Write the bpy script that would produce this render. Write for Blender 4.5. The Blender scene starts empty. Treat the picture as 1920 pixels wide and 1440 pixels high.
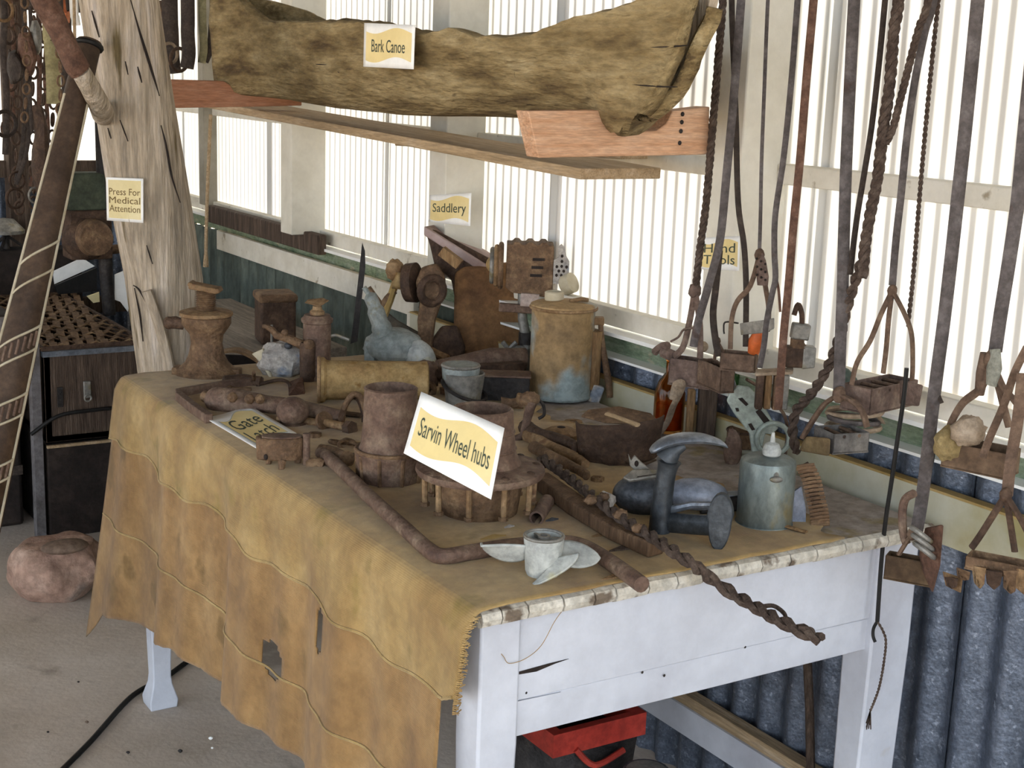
import bpy, bmesh, math, random
from mathutils import Vector, Matrix, Euler, noise
random.seed(7)
PI = math.pi
scn = bpy.context.scene
COL = scn.collection

# ------------------------------------------------------------------ camera
F = 2650.0                                   # focal length in pixels of a 1920-wide frame
CAM = Vector((0, 0, 1.42))
RX = Vector((0.8516267, -0.5230124, 0.0344954))
RD = Vector((-0.0830165, -0.1995727, -0.9763601))
FW = Vector((0.5175328, 0.8286306, -0.2133801))
cd = bpy.data.cameras.new('camera'); cam = bpy.data.objects.new('camera', cd); COL.objects.link(cam)
cd.sensor_width = 36; cd.lens = F / 1920 * 36; cd.clip_start = .05; cd.clip_end = 200
M = Matrix((( RX.x, -RD.x, -FW.x, CAM.x), (RX.y, -RD.y, -FW.y, CAM.y), (RX.z, -RD.z, -FW.z, CAM.z), (0, 0, 0, 1)))
cam.matrix_world = M
scn.camera = cam

# ------------------------------------------------------------------ light
w = bpy.data.worlds.new('world'); scn.world = w; w.use_nodes = True
bg = w.node_tree.nodes['Background']
bg.inputs[0].default_value = (0.80, 0.89, 1.0, 1); bg.inputs[1].default_value = 2.3
sd = bpy.data.lights.new('sun', 'SUN'); sun = bpy.data.objects.new('sun', sd); COL.objects.link(sun)
sd.energy = 46.0; sd.angle = .02; sd.color = (1, .95, .86)
sdir = Vector((.32, .92, .50)).normalized()              # towards the sun, outside the clad wall
sun.rotation_euler = sdir.to_track_quat('Z', 'Y').to_euler()
scn.view_settings.view_transform = 'Standard'; scn.view_settings.look = 'None'
scn.view_settings.gamma = 1; scn.view_settings.use_curve_mapping = False
scn.view_settings.exposure = 0.95

# ------------------------------------------------------------------ helpers: pixel -> point on a real plane
def ray(x, y): return RX * ((x - 960) / F) + RD * ((y - 720) / F) + FW
def T(x, y, z=.755): d = ray(x, y); return CAM + d * ((z - CAM.z) / d.z)
def AX(x, y, X): d = ray(x, y); return CAM + d * (X / d.x)
def AY(x, y, Y): d = ray(x, y); return CAM + d * (Y / d.y)
def AD(x, y, D): return CAM + ray(x, y) * D
def dep(P): return (Vector(P) - CAM).dot(FW)
RZC = math.atan2(RX.y, RX.x)                 # turn that makes local x run across the picture

def lin(h):
    h = h.lstrip('#'); c = [int(h[i:i + 2], 16) / 255 for i in (0, 2, 4)]
    return tuple((v / 12.92 if v <= .04045 else ((v + .055) / 1.055) ** 2.4) for v in c) + (1,)

# ------------------------------------------------------------------ materials
MATS = {}
def mat(name, cols, scale=18, rough=.85, bump=.25, metal=0, detail=6, stretch=None, spots=None, bscale=None, spec=.3, mottle=None):
    """noise-mixed colours (low to high) with fine relief; stretch = scale per axis; spots = (hex, threshold, scale)"""
    if name in MATS: return MATS[name]
    if mottle is None: mottle = .06 if name.split('_')[0] in ('paper', 'white', 'cream', 'post', 'ink', 'floor', 'board') else (.2 if name.startswith('burlap') else .32)
    m = bpy.data.materials.new(name); MATS[name] = m; m.use_nodes = True
    nt = m.node_tree; N = nt.nodes; Lk = nt.links; b = N['Principled BSDF']
    tc = N.new('ShaderNodeTexCoord'); mp = N.new('ShaderNodeMapping'); Lk.new(tc.outputs['Object'], mp.inputs[0])
    if stretch: mp.inputs['Scale'].default_value = stretch
    n = N.new('ShaderNodeTexNoise'); n.inputs['Scale'].default_value = scale; n.inputs['Detail'].default_value = detail
    n.inputs['Roughness'].default_value = .62; Lk.new(mp.outputs[0], n.inputs['Vector'])
    r = N.new('ShaderNodeValToRGB'); Lk.new(n.outputs['Fac'], r.inputs[0])
    el = r.color_ramp.elements; k = len(cols)
    for i, c in enumerate(cols):
        p = .30 + .42 * i / max(1, k - 1)
        if i < 2: e = el[i]; e.position = p
        else: e = el.new(p)
        e.color = lin(c)
    if k == 1: el[1].color = lin(cols[0])
    out = r.outputs[0]
    if spots:
        n2 = N.new('ShaderNodeTexNoise'); n2.inputs['Scale'].default_value = spots[2]; n2.inputs['Detail'].default_value = 4
        Lk.new(mp.outputs[0], n2.inputs['Vector'])
        r2 = N.new('ShaderNodeValToRGB'); r2.color_ramp.elements[0].position = spots[1]; r2.color_ramp.elements[1].position = spots[1] + .08
        Lk.new(n2.outputs['Fac'], r2.inputs[0])
        mx = N.new('ShaderNodeMixRGB'); mx.inputs[2].default_value = lin(spots[0]); Lk.new(r2.outputs[0], mx.inputs[0]); Lk.new(out, mx.inputs[1]); out = mx.outputs[0]
    nf = N.new('ShaderNodeTexNoise'); nf.inputs['Scale'].default_value = scale * 5; nf.inputs['Detail'].default_value = 6; nf.inputs['Roughness'].default_value = .7
    Lk.new(mp.outputs[0], nf.inputs['Vector'])
    rf = N.new('ShaderNodeValToRGB'); rf.color_ramp.elements[0].position = .40; rf.color_ramp.elements[1].position = .60
    rf.color_ramp.elements[0].color = (1 - mottle, 1 - mottle, 1 - mottle, 1); rf.color_ramp.elements[1].color = (1, 1, 1, 1)
    Lk.new(nf.outputs['Fac'], rf.inputs[0])
    mf = N.new('ShaderNodeMixRGB'); mf.blend_type = 'MULTIPLY'; mf.inputs[0].default_value = 1; Lk.new(out, mf.inputs[1]); Lk.new(rf.outputs[0], mf.inputs[2]); out = mf.outputs[0]
    Lk.new(out, b.inputs['Base Color'])
    b.inputs['Roughness'].default_value = rough; b.inputs['Metallic'].default_value = metal
    b.inputs['Specular IOR Level'].default_value = spec
    if bump:
        n3 = N.new('ShaderNodeTexNoise'); n3.inputs['Scale'].default_value = bscale or scale * 3; n3.inputs['Detail'].default_value = 5
        Lk.new(mp.outputs[0], n3.inputs['Vector'])
        bp = N.new('ShaderNodeBump'); bp.inputs['Strength'].default_value = min(1, bump * 1.7); bp.inputs['Distance'].default_value = .01
        Lk.new(n3.outputs['Fac'], bp.inputs['Height']); Lk.new(bp.outputs[0], b.inputs['Normal'])
    return m

RUST = mat('rust_brown', ['54402f', '725942', '93785a'], 30, .74, .35)
RUSTP = mat('rust_purple', ['554037', '705a4c', '8f7b68'], 26, .70, .3)
RUSTD = mat('rust_dark', ['35271d', '4e3b2e', '675140'], 26, .74, .35)
RUSTO = mat('rust_orange', ['6d5236', '8c7050', 'a98f6c'], 22, .76, .3, spots=('7a5a40', .58, 40))
RUSTT = mat('rust_tan', ['8a6d49', 'a08558', 'b39a70'], 16, .92, .25, spots=('8c6b3c', .6, 30))
IRON = mat('iron_grey', ['40434a', '565a60', '70747a'], 24, .5, .15, .5, spots=('6b6152', .62, 30))
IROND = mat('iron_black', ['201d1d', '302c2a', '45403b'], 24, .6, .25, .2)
STEEL = mat('steel_worn', ['6a717c', '858d98', 'a2aab4'], 20, .38, .1, .65)
ZINC = mat('zinc_dull', ['75746f', '8f8c85', 'a9a59a'], 18, .5, .15, .4, spots=('8d8368', .6, 25))
TEAL = mat('paint_teal', ['7c8583', '949b98', 'abb0ab'], 14, .6, .15, 0, spots=('8a8468', .62, 22))
TEALW = mat('paint_pale_blue', ['a1a5a4', 'b2b6b2', 'c3c5be'], 12, .6, .12, 0, spots=('b3b08c', .62, 16))
LEATHER = mat('leather_dark', ['2a221d', '3d332c', '554940'], 30, .7, .3)
LEATHERG = mat('leather_grey', ['453e3b', '5c5553', '77706e'], 26, .7, .25, spots=('4b3a33', .62, 18))
LEATHERB = mat('leather_brown', ['4a3326', '66493a', '836757'], 30, .75, .3)
ROPE = mat('rope_dark', ['382c26', '54463d', '6e6055'], 60, .9, .3)
WOODW = mat('trunk_wood', ['8d8273', 'b0a18c', 'c4b6a3', 'd5cac0'], 5, .85, .5, stretch=(5, 5, .45), spots=('6f6144', .64, 7), bscale=22)
WOODK = mat('canoe_wood', ['5a4931', '83704c', 'a08d66', 'b5a47e'], 7, .95, 1.0, stretch=(3, .7, 3.2), spots=('5c4c34', .68, 12), bscale=30)
WOODO = mat('pine_bracket', ['c08d66', 'd0a583', 'dfbb9d'], 6, .7, .15, stretch=(1, 4, 12), spots=('8a4f2c', .68, 9))
WOODR = mat('pine_red', ['a06a4a', 'b58163', 'c4977b'], 6, .7, .15, stretch=(1, 4, 12))
PLANKG = mat('plank_grey', ['6f675d', '877e73', '9d9488'], 8, .85, .2, stretch=(8, .6, 8))
LEDGE = mat('ledge_white', ['e2e2de', 'eeeeea', 'f6f6f2'], 8, .5, .05, mottle=.03)  # whitened so sill ledge and flashing carry their sunlit glare in the colour
WOODS = mat('shelf_wood', ['9c8464', 'b39a78', 'c6b094'], 8, .8, .2, stretch=(8, .6, 8))
WOODD = mat('wood_dark', ['3a2f26', '54453a', '6e5e50'], 9, .85, .3, stretch=(8, 8, .8))
WOODB = mat('wood_brown', ['6e5337', '8b6d4b', 'a68962'], 10, .85, .25, stretch=(6, 6, 1))
PAINT = mat('white_paint', ['b3b4bc', 'c2c5cd', 'ced1d9'], 5, .55, .08, spots=('b3aca6', .74, 9), bscale=30)
MOULD = mat('worn_moulding', ['b3aa98', 'cfc9bb', 'dedacf'], 14, .75, .3, spots=('77695a', .55, 26), mottle=.3)
PAINTC = mat('cream_paint', ['c9c3b2', 'd9d4c6', 'e4e0d6'], 8, .7, .15, spots=('9c917c', .64, 24))
PAINTB = mat('post_paint', ['cfcaba', 'dcd8ca', 'e6e3d8'], 6, .75, .08)
GREEN = mat('green_paint', ['5d6f58', '7f8d75', '9aa293'], 12, .8, .2, stretch=(3, 1, 3), spots=('a39d85', .62, 14))
BOARD = mat('board_paint', ['a39b76', 'b9b6a0', 'c9ccc2'], 4, .75, .1, spots=('9a9064', .58, 5))
BOARDE = mat('board_edge', ['8f7644', 'a98f5c', 'b9a376'], 12, .9, .2)
GALV = mat('galvanised', ['59616e', '6d7685', '828b9b'], 40, .42, .12, .55, spots=('9aa3b2', .62, 90))
GALVG = mat('galvanised_green', ['3f463f', '59625a', '737b70'], 14, .7, .2, .2, stretch=(1, 1, .3))
DUST = mat('dusty_top', ['8f8378', 'a0968e', 'ada6a2'], 9, .95, .12, spots=('94876a', .6, 14))
CONC = mat('floor_concrete', ['b5a797', 'c5b8aa', 'd1c6ba'], 3.2, .9, .1, spots=('a4988b', .6, 5), bscale=60)
PAPER = mat('paper_white', ['f2f2ee', 'f8f8f4', 'fcfcfa'], 6, .6, .02)
PAPERY = mat('paper_yellow', ['e6cf8c', 'eed99c', 'f2e2b0'], 4, .6, .02)
PAPERF = mat('paper_faded', ['d8c893', 'e0d2a2', 'e6dab2'], 6, .7, .02)
INK = mat('ink', ['3c463c', '4a5246', '585c4c'], 20, .8, 0)
INKB = mat('ink_brown', ['6a553c', '77633f', '846e4c'], 20, .8, 0)
WAVE = mat('ink_blue_line', ['9db0b8', 'a9b9be', 'b5c3c4'], 8, .8, 0)
ROCKM = mat('rock_pink', ['937464', 'b0907d', 'c3a896'], 9, .95, .5, spots=('8a7f76', .62, 5))
STONE = mat('stone_brown', ['6a5648', '7c6757', '8d7968'], 12, .85, .2)
RED = mat('red_plastic', ['8e2a20', 'a3352a', 'b04034'], 10, .5, .05)
DARK = mat('dark_timber', ['1f1915', '2c2420', '3d332c'], 10, .85, .3)
ROOFM = mat('roof_iron', ['4c4a48', '5c5a57', '6b6966'], 10, .7, .1, .3)
BLACKR = mat('black_rubber', ['141312', '1b1a19', '242220'], 20, .6, .05)
EARTH = mat('outdoor_ground', ['9a8468', 'ad977a', 'bda98e'], 2, .95, .1)
CREAMP = mat('cream_line', ['a59a80', 'b8ae96', 'c6bea8'], 20, .8, .05)
OCHRE = mat('didgeridoo_brown', ['35271c', '47372a', '5b4838'], 14, .6, .1)
PALEC = mat('flaked_casting', ['8f8b88', 'b0aaa2', 'c9c3bb'], 22, .85, .3, spots=('8a93a0', .58, 18))
RAGM = mat('dusty_rag', ['8a7762', 'a3907a', 'b7a794'], 20, .95, .3)

def burlap(name, cols, sp):
    m = mat(name, cols, 7, .97, .12, spots=(sp, .60, 9))
    nt = m.node_tree; N = nt.nodes; Lk = nt.links; b = N['Principled BSDF']
    tc = N.new('ShaderNodeTexCoord')
    hs = []
    for ax in (0, 1):
        wv = N.new('ShaderNodeTexWave'); wv.bands_direction = 'YZ'[ax]; wv.inputs['Scale'].default_value = 120; wv.inputs['Distortion'].default_value = 1.2
        wv.inputs['Detail Scale'].default_value = 3; Lk.new(tc.outputs['Object'], wv.inputs['Vector']); hs.append(wv)
    ad = N.new('ShaderNodeMath'); ad.operation = 'ADD'; Lk.new(hs[0].outputs['Fac'], ad.inputs[0]); Lk.new(hs[1].outputs['Fac'], ad.inputs[1])
    bp = N.new('ShaderNodeBump'); bp.inputs['Strength'].default_value = .22; bp.inputs['Distance'].default_value = .002
    Lk.new(ad.outputs[0], bp.inputs['Height']); Lk.new(bp.outputs[0], b.inputs['Normal'])
    b.inputs['Sheen Weight'].default_value = .15
    return m
BURLAP = burlap('burlap_olive', ['8e6f43', 'a78a57', 'b99e6c'], '8c763f')
BURLAPL = burlap('burlap_brown', ['80603a', '977549', 'aa895b'], '7c6038')
BURLAPE = burlap('burlap_edge', ['957a48', 'ab905c', 'bda470'], 'a08850')

def translucent(name, col, tr, rough_diff=.35):
    m = bpy.data.materials.new(name); m.use_nodes = True; nt = m.node_tree; N = nt.nodes; Lk = nt.links
    N.remove(N['Principled BSDF']); out = N['Material Output']
    tr_ = N.new('ShaderNodeBsdfTranslucent'); df = N.new('ShaderNodeBsdfDiffuse'); mx = N.new('ShaderNodeMixShader')
    tc = N.new('ShaderNodeTexCoord'); mp = N.new('ShaderNodeMapping'); mp.inputs['Scale'].default_value = (1, 1, .25)
    n = N.new('ShaderNodeTexNoise'); n.inputs['Scale'].default_value = 6; n.inputs['Detail'].default_value = 5
    Lk.new(tc.outputs['Object'], mp.inputs[0]); Lk.new(mp.outputs[0], n.inputs['Vector'])
    r = N.new('ShaderNodeValToRGB'); r.color_ramp.elements[0].color = tuple(c * .9 for c in col[:3]) + (1,); r.color_ramp.elements[1].color = col
    r.color_ramp.elements[0].position = .3; r.color_ramp.elements[1].position = .6
    Lk.new(n.outputs['Fac'], r.inputs[0]); Lk.new(r.outputs[0], tr_.inputs[0]); Lk.new(r.outputs[0], df.inputs[0])
    mx.inputs[0].default_value = tr; Lk.new(df.outputs[0], mx.inputs[1]); Lk.new(tr_.outputs[0], mx.inputs[2]); Lk.new(mx.outputs[0], out.inputs[0])
    return m
SHEET = translucent('translucent_sheet', (.57, .57, .55, 1), .092)

def glassy(name, col, rough=.05):
    m = bpy.data.materials.new(name); m.use_nodes = True; b = m.node_tree.nodes['Principled BSDF']
    b.inputs['Base Color'].default_value = lin(col); b.inputs['Roughness'].default_value = rough
    b.inputs['Transmission Weight'].default_value = 1; b.inputs['IOR'].default_value = 1.3
    return m
AMBER = glassy('amber_glass', 'd99650', .1)
GREENG = glassy('green_glass', '9fc29a', .1)

# ------------------------------------------------------------------ mesh builder
class MB:
    def __init__(s, k=1.0): s.v = []; s.f = []; s.k = k
    def add(s, vs, fs):
        o = len(s.v); s.v += [Vector(p) for p in vs]; s.f += [tuple(i + o for i in f) for f in fs]; return s
    def box(s, c, d, rot=None):
        c = Vector(c); h = Vector(d) * .5; R = (Euler(rot).to_matrix() if rot else Matrix.Identity(3))
        vs = [c + R @ Vector((h.x * a, h.y * b, h.z * e)) for a in (-1, 1) for b in (-1, 1) for e in (-1, 1)]
        return s.add(vs, [(0, 1, 3, 2), (4, 6, 7, 5), (0, 4, 5, 1), (2, 3, 7, 6), (0, 2, 6, 4), (1, 5, 7, 3)])
    def tube(s, pts, r, n=10, closed=False, cap=True, flat=None, up=None, twist=0):
        """sweep; r = number or list; flat=(a,b) makes an oval or strap section (a across, b thick)"""
        P = [Vector(p) for p in pts]; m = len(P); rs = list(r) if isinstance(r, (list, tuple)) else [r] * m
        if len(rs) != m:
            q_ = [i * (len(rs) - 1) / (m - 1) for i in range(m)]; rs = [rs[int(a)] + (rs[min(int(a) + 1, len(rs) - 1)] - rs[int(a)]) * (a - int(a)) for a in q_]
        if closed: tang = [(P[(i + 1) % m] - P[i - 1]).normalized() for i in range(m)]
        else: tang = [(P[min(i + 1, m - 1)] - P[max(i - 1, 0)]).normalized() for i in range(m)]
        u = Vector(up) if up else (Vector((0, 0, 1)) if abs(tang[0].z) < .9 else Vector((1, 0, 0)))
        u = (u - tang[0] * u.dot(tang[0])).normalized(); vs = []; fs = []
        a, b = flat or (1, 1)
        for i in range(m):
            t = tang[i]; u = (u - t * u.dot(t)); u = u.normalized() if u.length > 1e-6 else t.orthogonal().normalized()
            w_ = t.cross(u); tw = twist * i
            for j in range(n):
                q = 2 * PI * j / n + (PI / 4 if n == 4 else 0)
                x = math.cos(q) * rs[i] * a; y = math.sin(q) * rs[i] * b
                if n == 4: x *= 1.414; y *= 1.414
                X_ = x * math.cos(tw) - y * math.sin(tw); Y_ = x * math.sin(tw) + y * math.cos(tw)
                vs.append(P[i] + w_ * X_ + u * Y_)
        for i in range(m if closed else m - 1):
            i2 = (i + 1) % m
            for j in range(n):
                j2 = (j + 1) % n; fs.append((i * n + j, i * n + j2, i2 * n + j2, i2 * n + j))
        if cap and not closed: fs.append(tuple(range(n - 1, -1, -1))); fs.append(tuple((m - 1) * n + j for j in range(n)))
        return s.add(vs, fs)
    def lathe(s, prof, c=(0, 0, 0), n=28, axis='z', rot=None, sy=1.0):
        c = Vector(c); R = Euler(rot).to_matrix() if rot else Matrix.Identity(3); vs = []; fs = []
        if axis == 'x': R = R @ Matrix(((0, 0, 1), (0, 1, 0), (-1, 0, 0)))
        if axis == 'y': R = R @ Matrix(((1, 0, 0), (0, 0, 1), (0, -1, 0)))
        m = len(prof)
        for r, z in prof:
            for j in range(n):
                q = 2 * PI * j / n; vs.append(c + R @ Vector((max(r, 1e-5) * math.cos(q), max(r, 1e-5) * math.sin(q) * sy, z)))
        for i in range(m - 1):
            for j in range(n):
                j2 = (j + 1) % n; fs.append((i * n + j, i * n + j2, (i + 1) * n + j2, (i + 1) * n + j))
        if prof[0] != prof[-1]: fs.append(tuple(range(n - 1, -1, -1))); fs.append(tuple((m - 1) * n + j for j in range(n)))
        return s.add(vs, fs)
    def prism(s, out, d, mtx=None, hole=None):
        """outline in local x,z; thickness d along local y"""
        mtx = mtx or Matrix.Identity(4); n = len(out)
        vs = [mtx @ Vector((x, -d / 2, z)) for x, z in out] + [mtx @ Vector((x, d / 2, z)) for x, z in out]
        fs = [(i, (i + 1) % n, n + (i + 1) % n, n + i) for i in range(n)]
        return s.add(vs, fs + [tuple(range(n - 1, -1, -1)), tuple(range(n, 2 * n))])
    def slab(s, out, t, nrm=None):
        """3-D polygon outline given thickness t along its normal"""
        P = [Vector(p) for p in out]; n = len(P)
        if nrm is None: nrm = (P[1] - P[0]).cross(P[2] - P[0])
        nrm = Vector(nrm).normalized() * t
        fs = [(i, (i + 1) % n, n + (i + 1) % n, n + i) for i in range(n)]
        return s.add(P + [p + nrm for p in P], fs + [tuple(range(n - 1, -1, -1)), tuple(range(n, 2 * n))])
    def ball(s, c, r, rot=None, nu=18, nv=12, rough=0, rs=3.0):
        c = Vector(c); r = Vector(r) if hasattr(r, '__len__') else Vector((r, r, r)); R = Euler(rot).to_matrix() if rot else Matrix.Identity(3)
        vs = []; fs = []
        for i in range(nv + 1):
            a = PI * i / nv
            for j in range(nu):
                q = 2 * PI * j / nu; d = Vector((math.sin(a) * math.cos(q), math.sin(a) * math.sin(q), math.cos(a)))
                k = 1 + (rough * noise.noise(d * rs + c * 7) if rough else 0)
                vs.append(c + R @ Vector((d.x * r.x * k, d.y * r.y * k, d.z * r.z * k)))
        for i in range(nv):
            for j in range(nu): j2 = (j + 1) % nu; fs.append((i * nu + j, (i + 1) * nu + j, (i + 1) * nu + j2, i * nu + j2))
        return s.add(vs, fs)
    def ring(s, c, R_, r, n=20, m=8, axis='z', rot=None, sx=1, sy=1):
        c = Vector(c); Rm = Euler(rot).to_matrix() if rot else Matrix.Identity(3); pts = []
        for i in range(n):
            q = 2 * PI * i / n; a, b = R_ * sx * math.cos(q), R_ * sy * math.sin(q)
            p = {'z': Vector((a, b, 0)), 'y': Vector((a, 0, b)), 'x': Vector((0, a, b))}[axis]; pts.append(c + Rm @ p)
        return s.tube(pts, r, m, closed=True)
    def grid(s, fn, nu, nv, thick=None):
        vs = [fn(i / nu, j / nv) for j in range(nv + 1) for i in range(nu + 1)]; W = nu + 1
        return s.add(vs, [(j * W + i, j * W + i + 1, (j + 1) * W + i + 1, (j + 1) * W + i) for j in range(nv) for i in range(nu)])
    def jit(s, amp, sc=30.0):
        for p in s.v:
            d = noise.noise_vector(p * sc * s.k); p += d * (amp / s.k if s.k else amp)
        return s
    def build(s, name, material, parent=None, world=False, bev=0, sub=0, ang=40, solid=0, off=0):
        root = None
        me = bpy.data.meshes.new(name)
        org = Vector((0, 0, 0))
        vs = [p * s.k for p in s.v]
        if world and parent is not None:
            o = parent
            mi = Matrix.Identity(4)
            chain = []
            while o is not None: chain.append(o); o = o.parent
            for o in reversed(chain): mi = mi @ o.matrix_basis
            mi = mi.inverted(); vs = [mi @ p for p in vs]
        elif parent is None:
            zmin = min(p.z for p in vs); cx = sum(p.x for p in vs) / len(vs); cy = sum(p.y for p in vs) / len(vs)
            org = Vector((cx, cy, zmin)); vs = [p - org for p in vs]
        me.from_pydata(vs, [], s.f)
        bm = bmesh.new(); bm.from_mesh(me); bmesh.ops.recalc_face_normals(bm, faces=bm.faces); bm.to_mesh(me); bm.free()
        for p in me.polygons: p.use_smooth = True
        me.set_sharp_from_angle(angle=math.radians(ang))
        me.materials.append(material)
        o = bpy.data.objects.new(name, me); COL.objects.link(o)
        if parent: o.parent = parent
        o.location = org
        if solid: md = o.modifiers.new('s', 'SOLIDIFY'); md.thickness = solid; md.offset = off
        if bev: md = o.modifiers.new('b', 'BEVEL'); md.width = bev; md.segments = 2; md.limit_method = 'ANGLE'
        if sub: md = o.modifiers.new('u', 'SUBSURF'); md.levels = sub; md.render_levels = sub
        return o

def tag(o, label=None, cat=None, group=None, kind=None):
    if label: o['label'] = label
    if cat: o['category'] = cat
    if group: o['group'] = group
    if kind: o['kind'] = kind
    return o
def thing(name, label, cat, loc=(0, 0, 0), rz=0, group=None, kind=None):
    o = bpy.data.objects.new(name, None); COL.objects.link(o); o.location = loc; o.rotation_euler = (0, 0, rz); o.empty_display_size = .05
    return tag(o, label, cat, group, kind)
def item(name, label, cat, px, py, z=.755, group=None, turn=0):
    """a thing standing on a level surface at the photo point (px,py); returns it and metres per photo pixel there"""
    P = T(px, py, z); s = dep(P) / F
    return thing(name, label, cat, P, RZC + turn, group), s
def at(name, label, cat, P, group=None, turn=0):
    P = Vector(P); return thing(name, label, cat, P, RZC + turn, group), dep(P) / F
def copy_tree(o, loc=None, rz=None, label=None, parent=None):
    c = o.copy(); COL.objects.link(c)
    if parent: c.parent = parent
    for ch in list(o.children): copy_tree(ch, parent=c)
    if loc is not None: c.location = loc
    if rz is not None: c.rotation_euler = (0, 0, rz)
    if label: c['label'] = label
    return c
def smooth(pts, k=6):
    P = [Vector(p) for p in pts]; out = []
    for i in range(len(P) - 1):
        a, b, c, d = P[max(i - 1, 0)], P[i], P[i + 1], P[min(i + 2, len(P) - 1)]
        for j in range(k):
            t = j / k; out.append(.5 * ((2 * b) + (c - a) * t + (2 * a - 5 * b + 4 * c - d) * t * t + (3 * b - a - 3 * c + d) * t ** 3))
    return out + [P[-1]]
def interp(tab, x):
    tab = sorted(tab)
    if x <= tab[0][0]: return tab[0][1]
    for (a, b), (c, d) in zip(tab, tab[1:]):
        if x <= c: t = (x - a) / (c - a); return b + (d - b) * t
    return tab[-1][1]
def text_mesh(txt):
    cu = bpy.data.curves.new('t', 'FONT'); cu.body = txt; cu.align_x = 'CENTER'; cu.align_y = 'CENTER'; cu.resolution_u = 3; cu.extrude = 0
    o = bpy.data.objects.new('t', cu); COL.objects.link(o); bpy.context.view_layer.update()
    me = bpy.data.meshes.new_from_object(o.evaluated_get(bpy.context.evaluated_depsgraph_get()))
    vs = [v.co.copy() for v in me.vertices]; fs = [tuple(p.vertices) for p in me.polygons]
    bpy.data.objects.remove(o); bpy.data.meshes.remove(me)
    x0 = min(v.x for v in vs); x1 = max(v.x for v in vs); y0 = min(v.y for v in vs); y1 = max(v.y for v in vs)
    return vs, fs, (x0, x1, y0, y1)
def braid(mb, pts, r, strands=3, lay=.045, n=6):
    """rope of twisted strands along a smooth path"""
    P = smooth(pts, 10); Ls = [0]
    for a, b in zip(P, P[1:]): Ls.append(Ls[-1] + (b - a).length)
    step = lay / 8; m = max(4, int(Ls[-1] / step)); Q = []
    k = 0
    for i in range(m + 1):
        d = Ls[-1] * i / m
        while k < len(Ls) - 2 and Ls[k + 1] < d: k += 1
        t = (d - Ls[k]) / max(1e-9, Ls[k + 1] - Ls[k]); Q.append(P[k].lerp(P[k + 1], min(1, t)))
    u = Vector((1, 0, 0))
    for st in range(strands):
        pts2 = []
        for i, p in enumerate(Q):
            t = (Q[min(i + 1, m)] - Q[max(i - 1, 0)]).normalized(); uu = (u - t * u.dot(t)).normalized(); ww = t.cross(uu)
            q = 2 * PI * (i / 8 + st / strands); pts2.append(p + (uu * math.cos(q) + ww * math.sin(q)) * r * .5)
        mb.tube(pts2, r * .56, n)
    return mb
# ================================================================== THE SETTING
YF = 5.45                                    # far wall
def struct(name, mb, m, parent=None, **k):
    o = mb.build(name, m, parent, **k)
    if not parent: o['kind'] = 'structure'
    return o
struct('floor', MB().box((-1.6, 1.9, -.05), (7.0, 7.4, .1)), CONC)
struct('trim_1', MB().box((-2, 2, -.16), (60, 60, .1)), EARTH)['label'] = 'bare ground outside the shed'
roof = thing('ceiling', None, None, (0, 0, 2.7), kind='structure')
rb = MB()
rb.grid(lambda u, v: Vector((-5.0 + 7.3 * u, -1.6 + 7.3 * v, .02 * math.sin(2 * PI * u * 7.3 / .15) + .05 + .02 * (1 - u))), 196, 2)
rb.build('roof_sheet', ROOFM, roof, solid=.002)
for y in (-1.4, .4, 2.2, 4.0, 5.4): MB().box((-1.4, y, -.02), (7.2, .05, .1)).build('rafter', WOODD, roof)

def corr(x0, y0, y1, z0, z1, pitch, amp, axis='y', seg=12, ph=0):
    n = max(8, int((y1 - y0) / pitch * seg)); mb = MB()
    def fn(u, v):
        y = y0 + (y1 - y0) * u; z = z0 + (z1 - z0) * v; q = 2 * PI * (y - y0) / pitch + ph; x = x0 + amp * (math.sin(q) if pitch > .05 else math.sin(q) - math.sin(3 * q) / 9 + math.sin(5 * q) / 25)
        return Vector((x, y, z)) if axis == 'y' else Vector((y, x, z))
    return mb.grid(fn, n, 2)

POSTG = mat('post_grey', ['8a8474', '9b9586', 'aca698'], 8, .85, .15)
XS = 1.806                                   # the line of the translucent sheets
wr = thing('wall_right', None, None, (XS, 0, 0), kind='structure')
ys = -1.6
while ys < YF:
    y2 = min(ys + .864, YF)
    corr(XS + (.004 if int((ys + 2) / .864) % 2 else 0), ys, min(y2 + .036, YF + .01), .925, 2.74, .036, .0024).build('translucent_sheet', SHEET, wr, world=True); ys = y2
ys = -1.6
while ys < YF:
    y2 = min(ys + .76, YF)
    corr(1.770 + (.003 if int((ys + 2) / .76) % 2 else 0), ys, min(y2 + .05, YF), .0, .842, .076, .0095).build('iron_sheet', GALV if ys < 2.6 else GALVG, wr, world=True); ys = y2
for yc in (-1.5, -.4, .62, 1.99, 3.07, 4.02, 4.94):
    b = .045
    (MB().box((1.735, yc, 1.815), (.11, .085, 1.78)) if yc < 4.5 else MB().box((1.765, yc, 1.815), (.05, .055, 1.78))).build('post', PAINTB if yc < 4.5 else POSTG, wr, world=True, bev=.003)
ps = [-1.6, -1.5, -.4, .62, 1.99, 3.07, 4.02, 4.94, YF]
for a, b in zip(ps[1:], ps[2:]):
    MB().box((1.783, (a + b) / 2, 1.262), (.034, b - a - .085, .036)).build('rail', PAINTC, wr, world=True, bev=.002)
    MB().box((1.783, (a + b) / 2, 2.0), (.034, b - a - .085, .04)).build('rail', PAINTC, wr, world=True)
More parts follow.
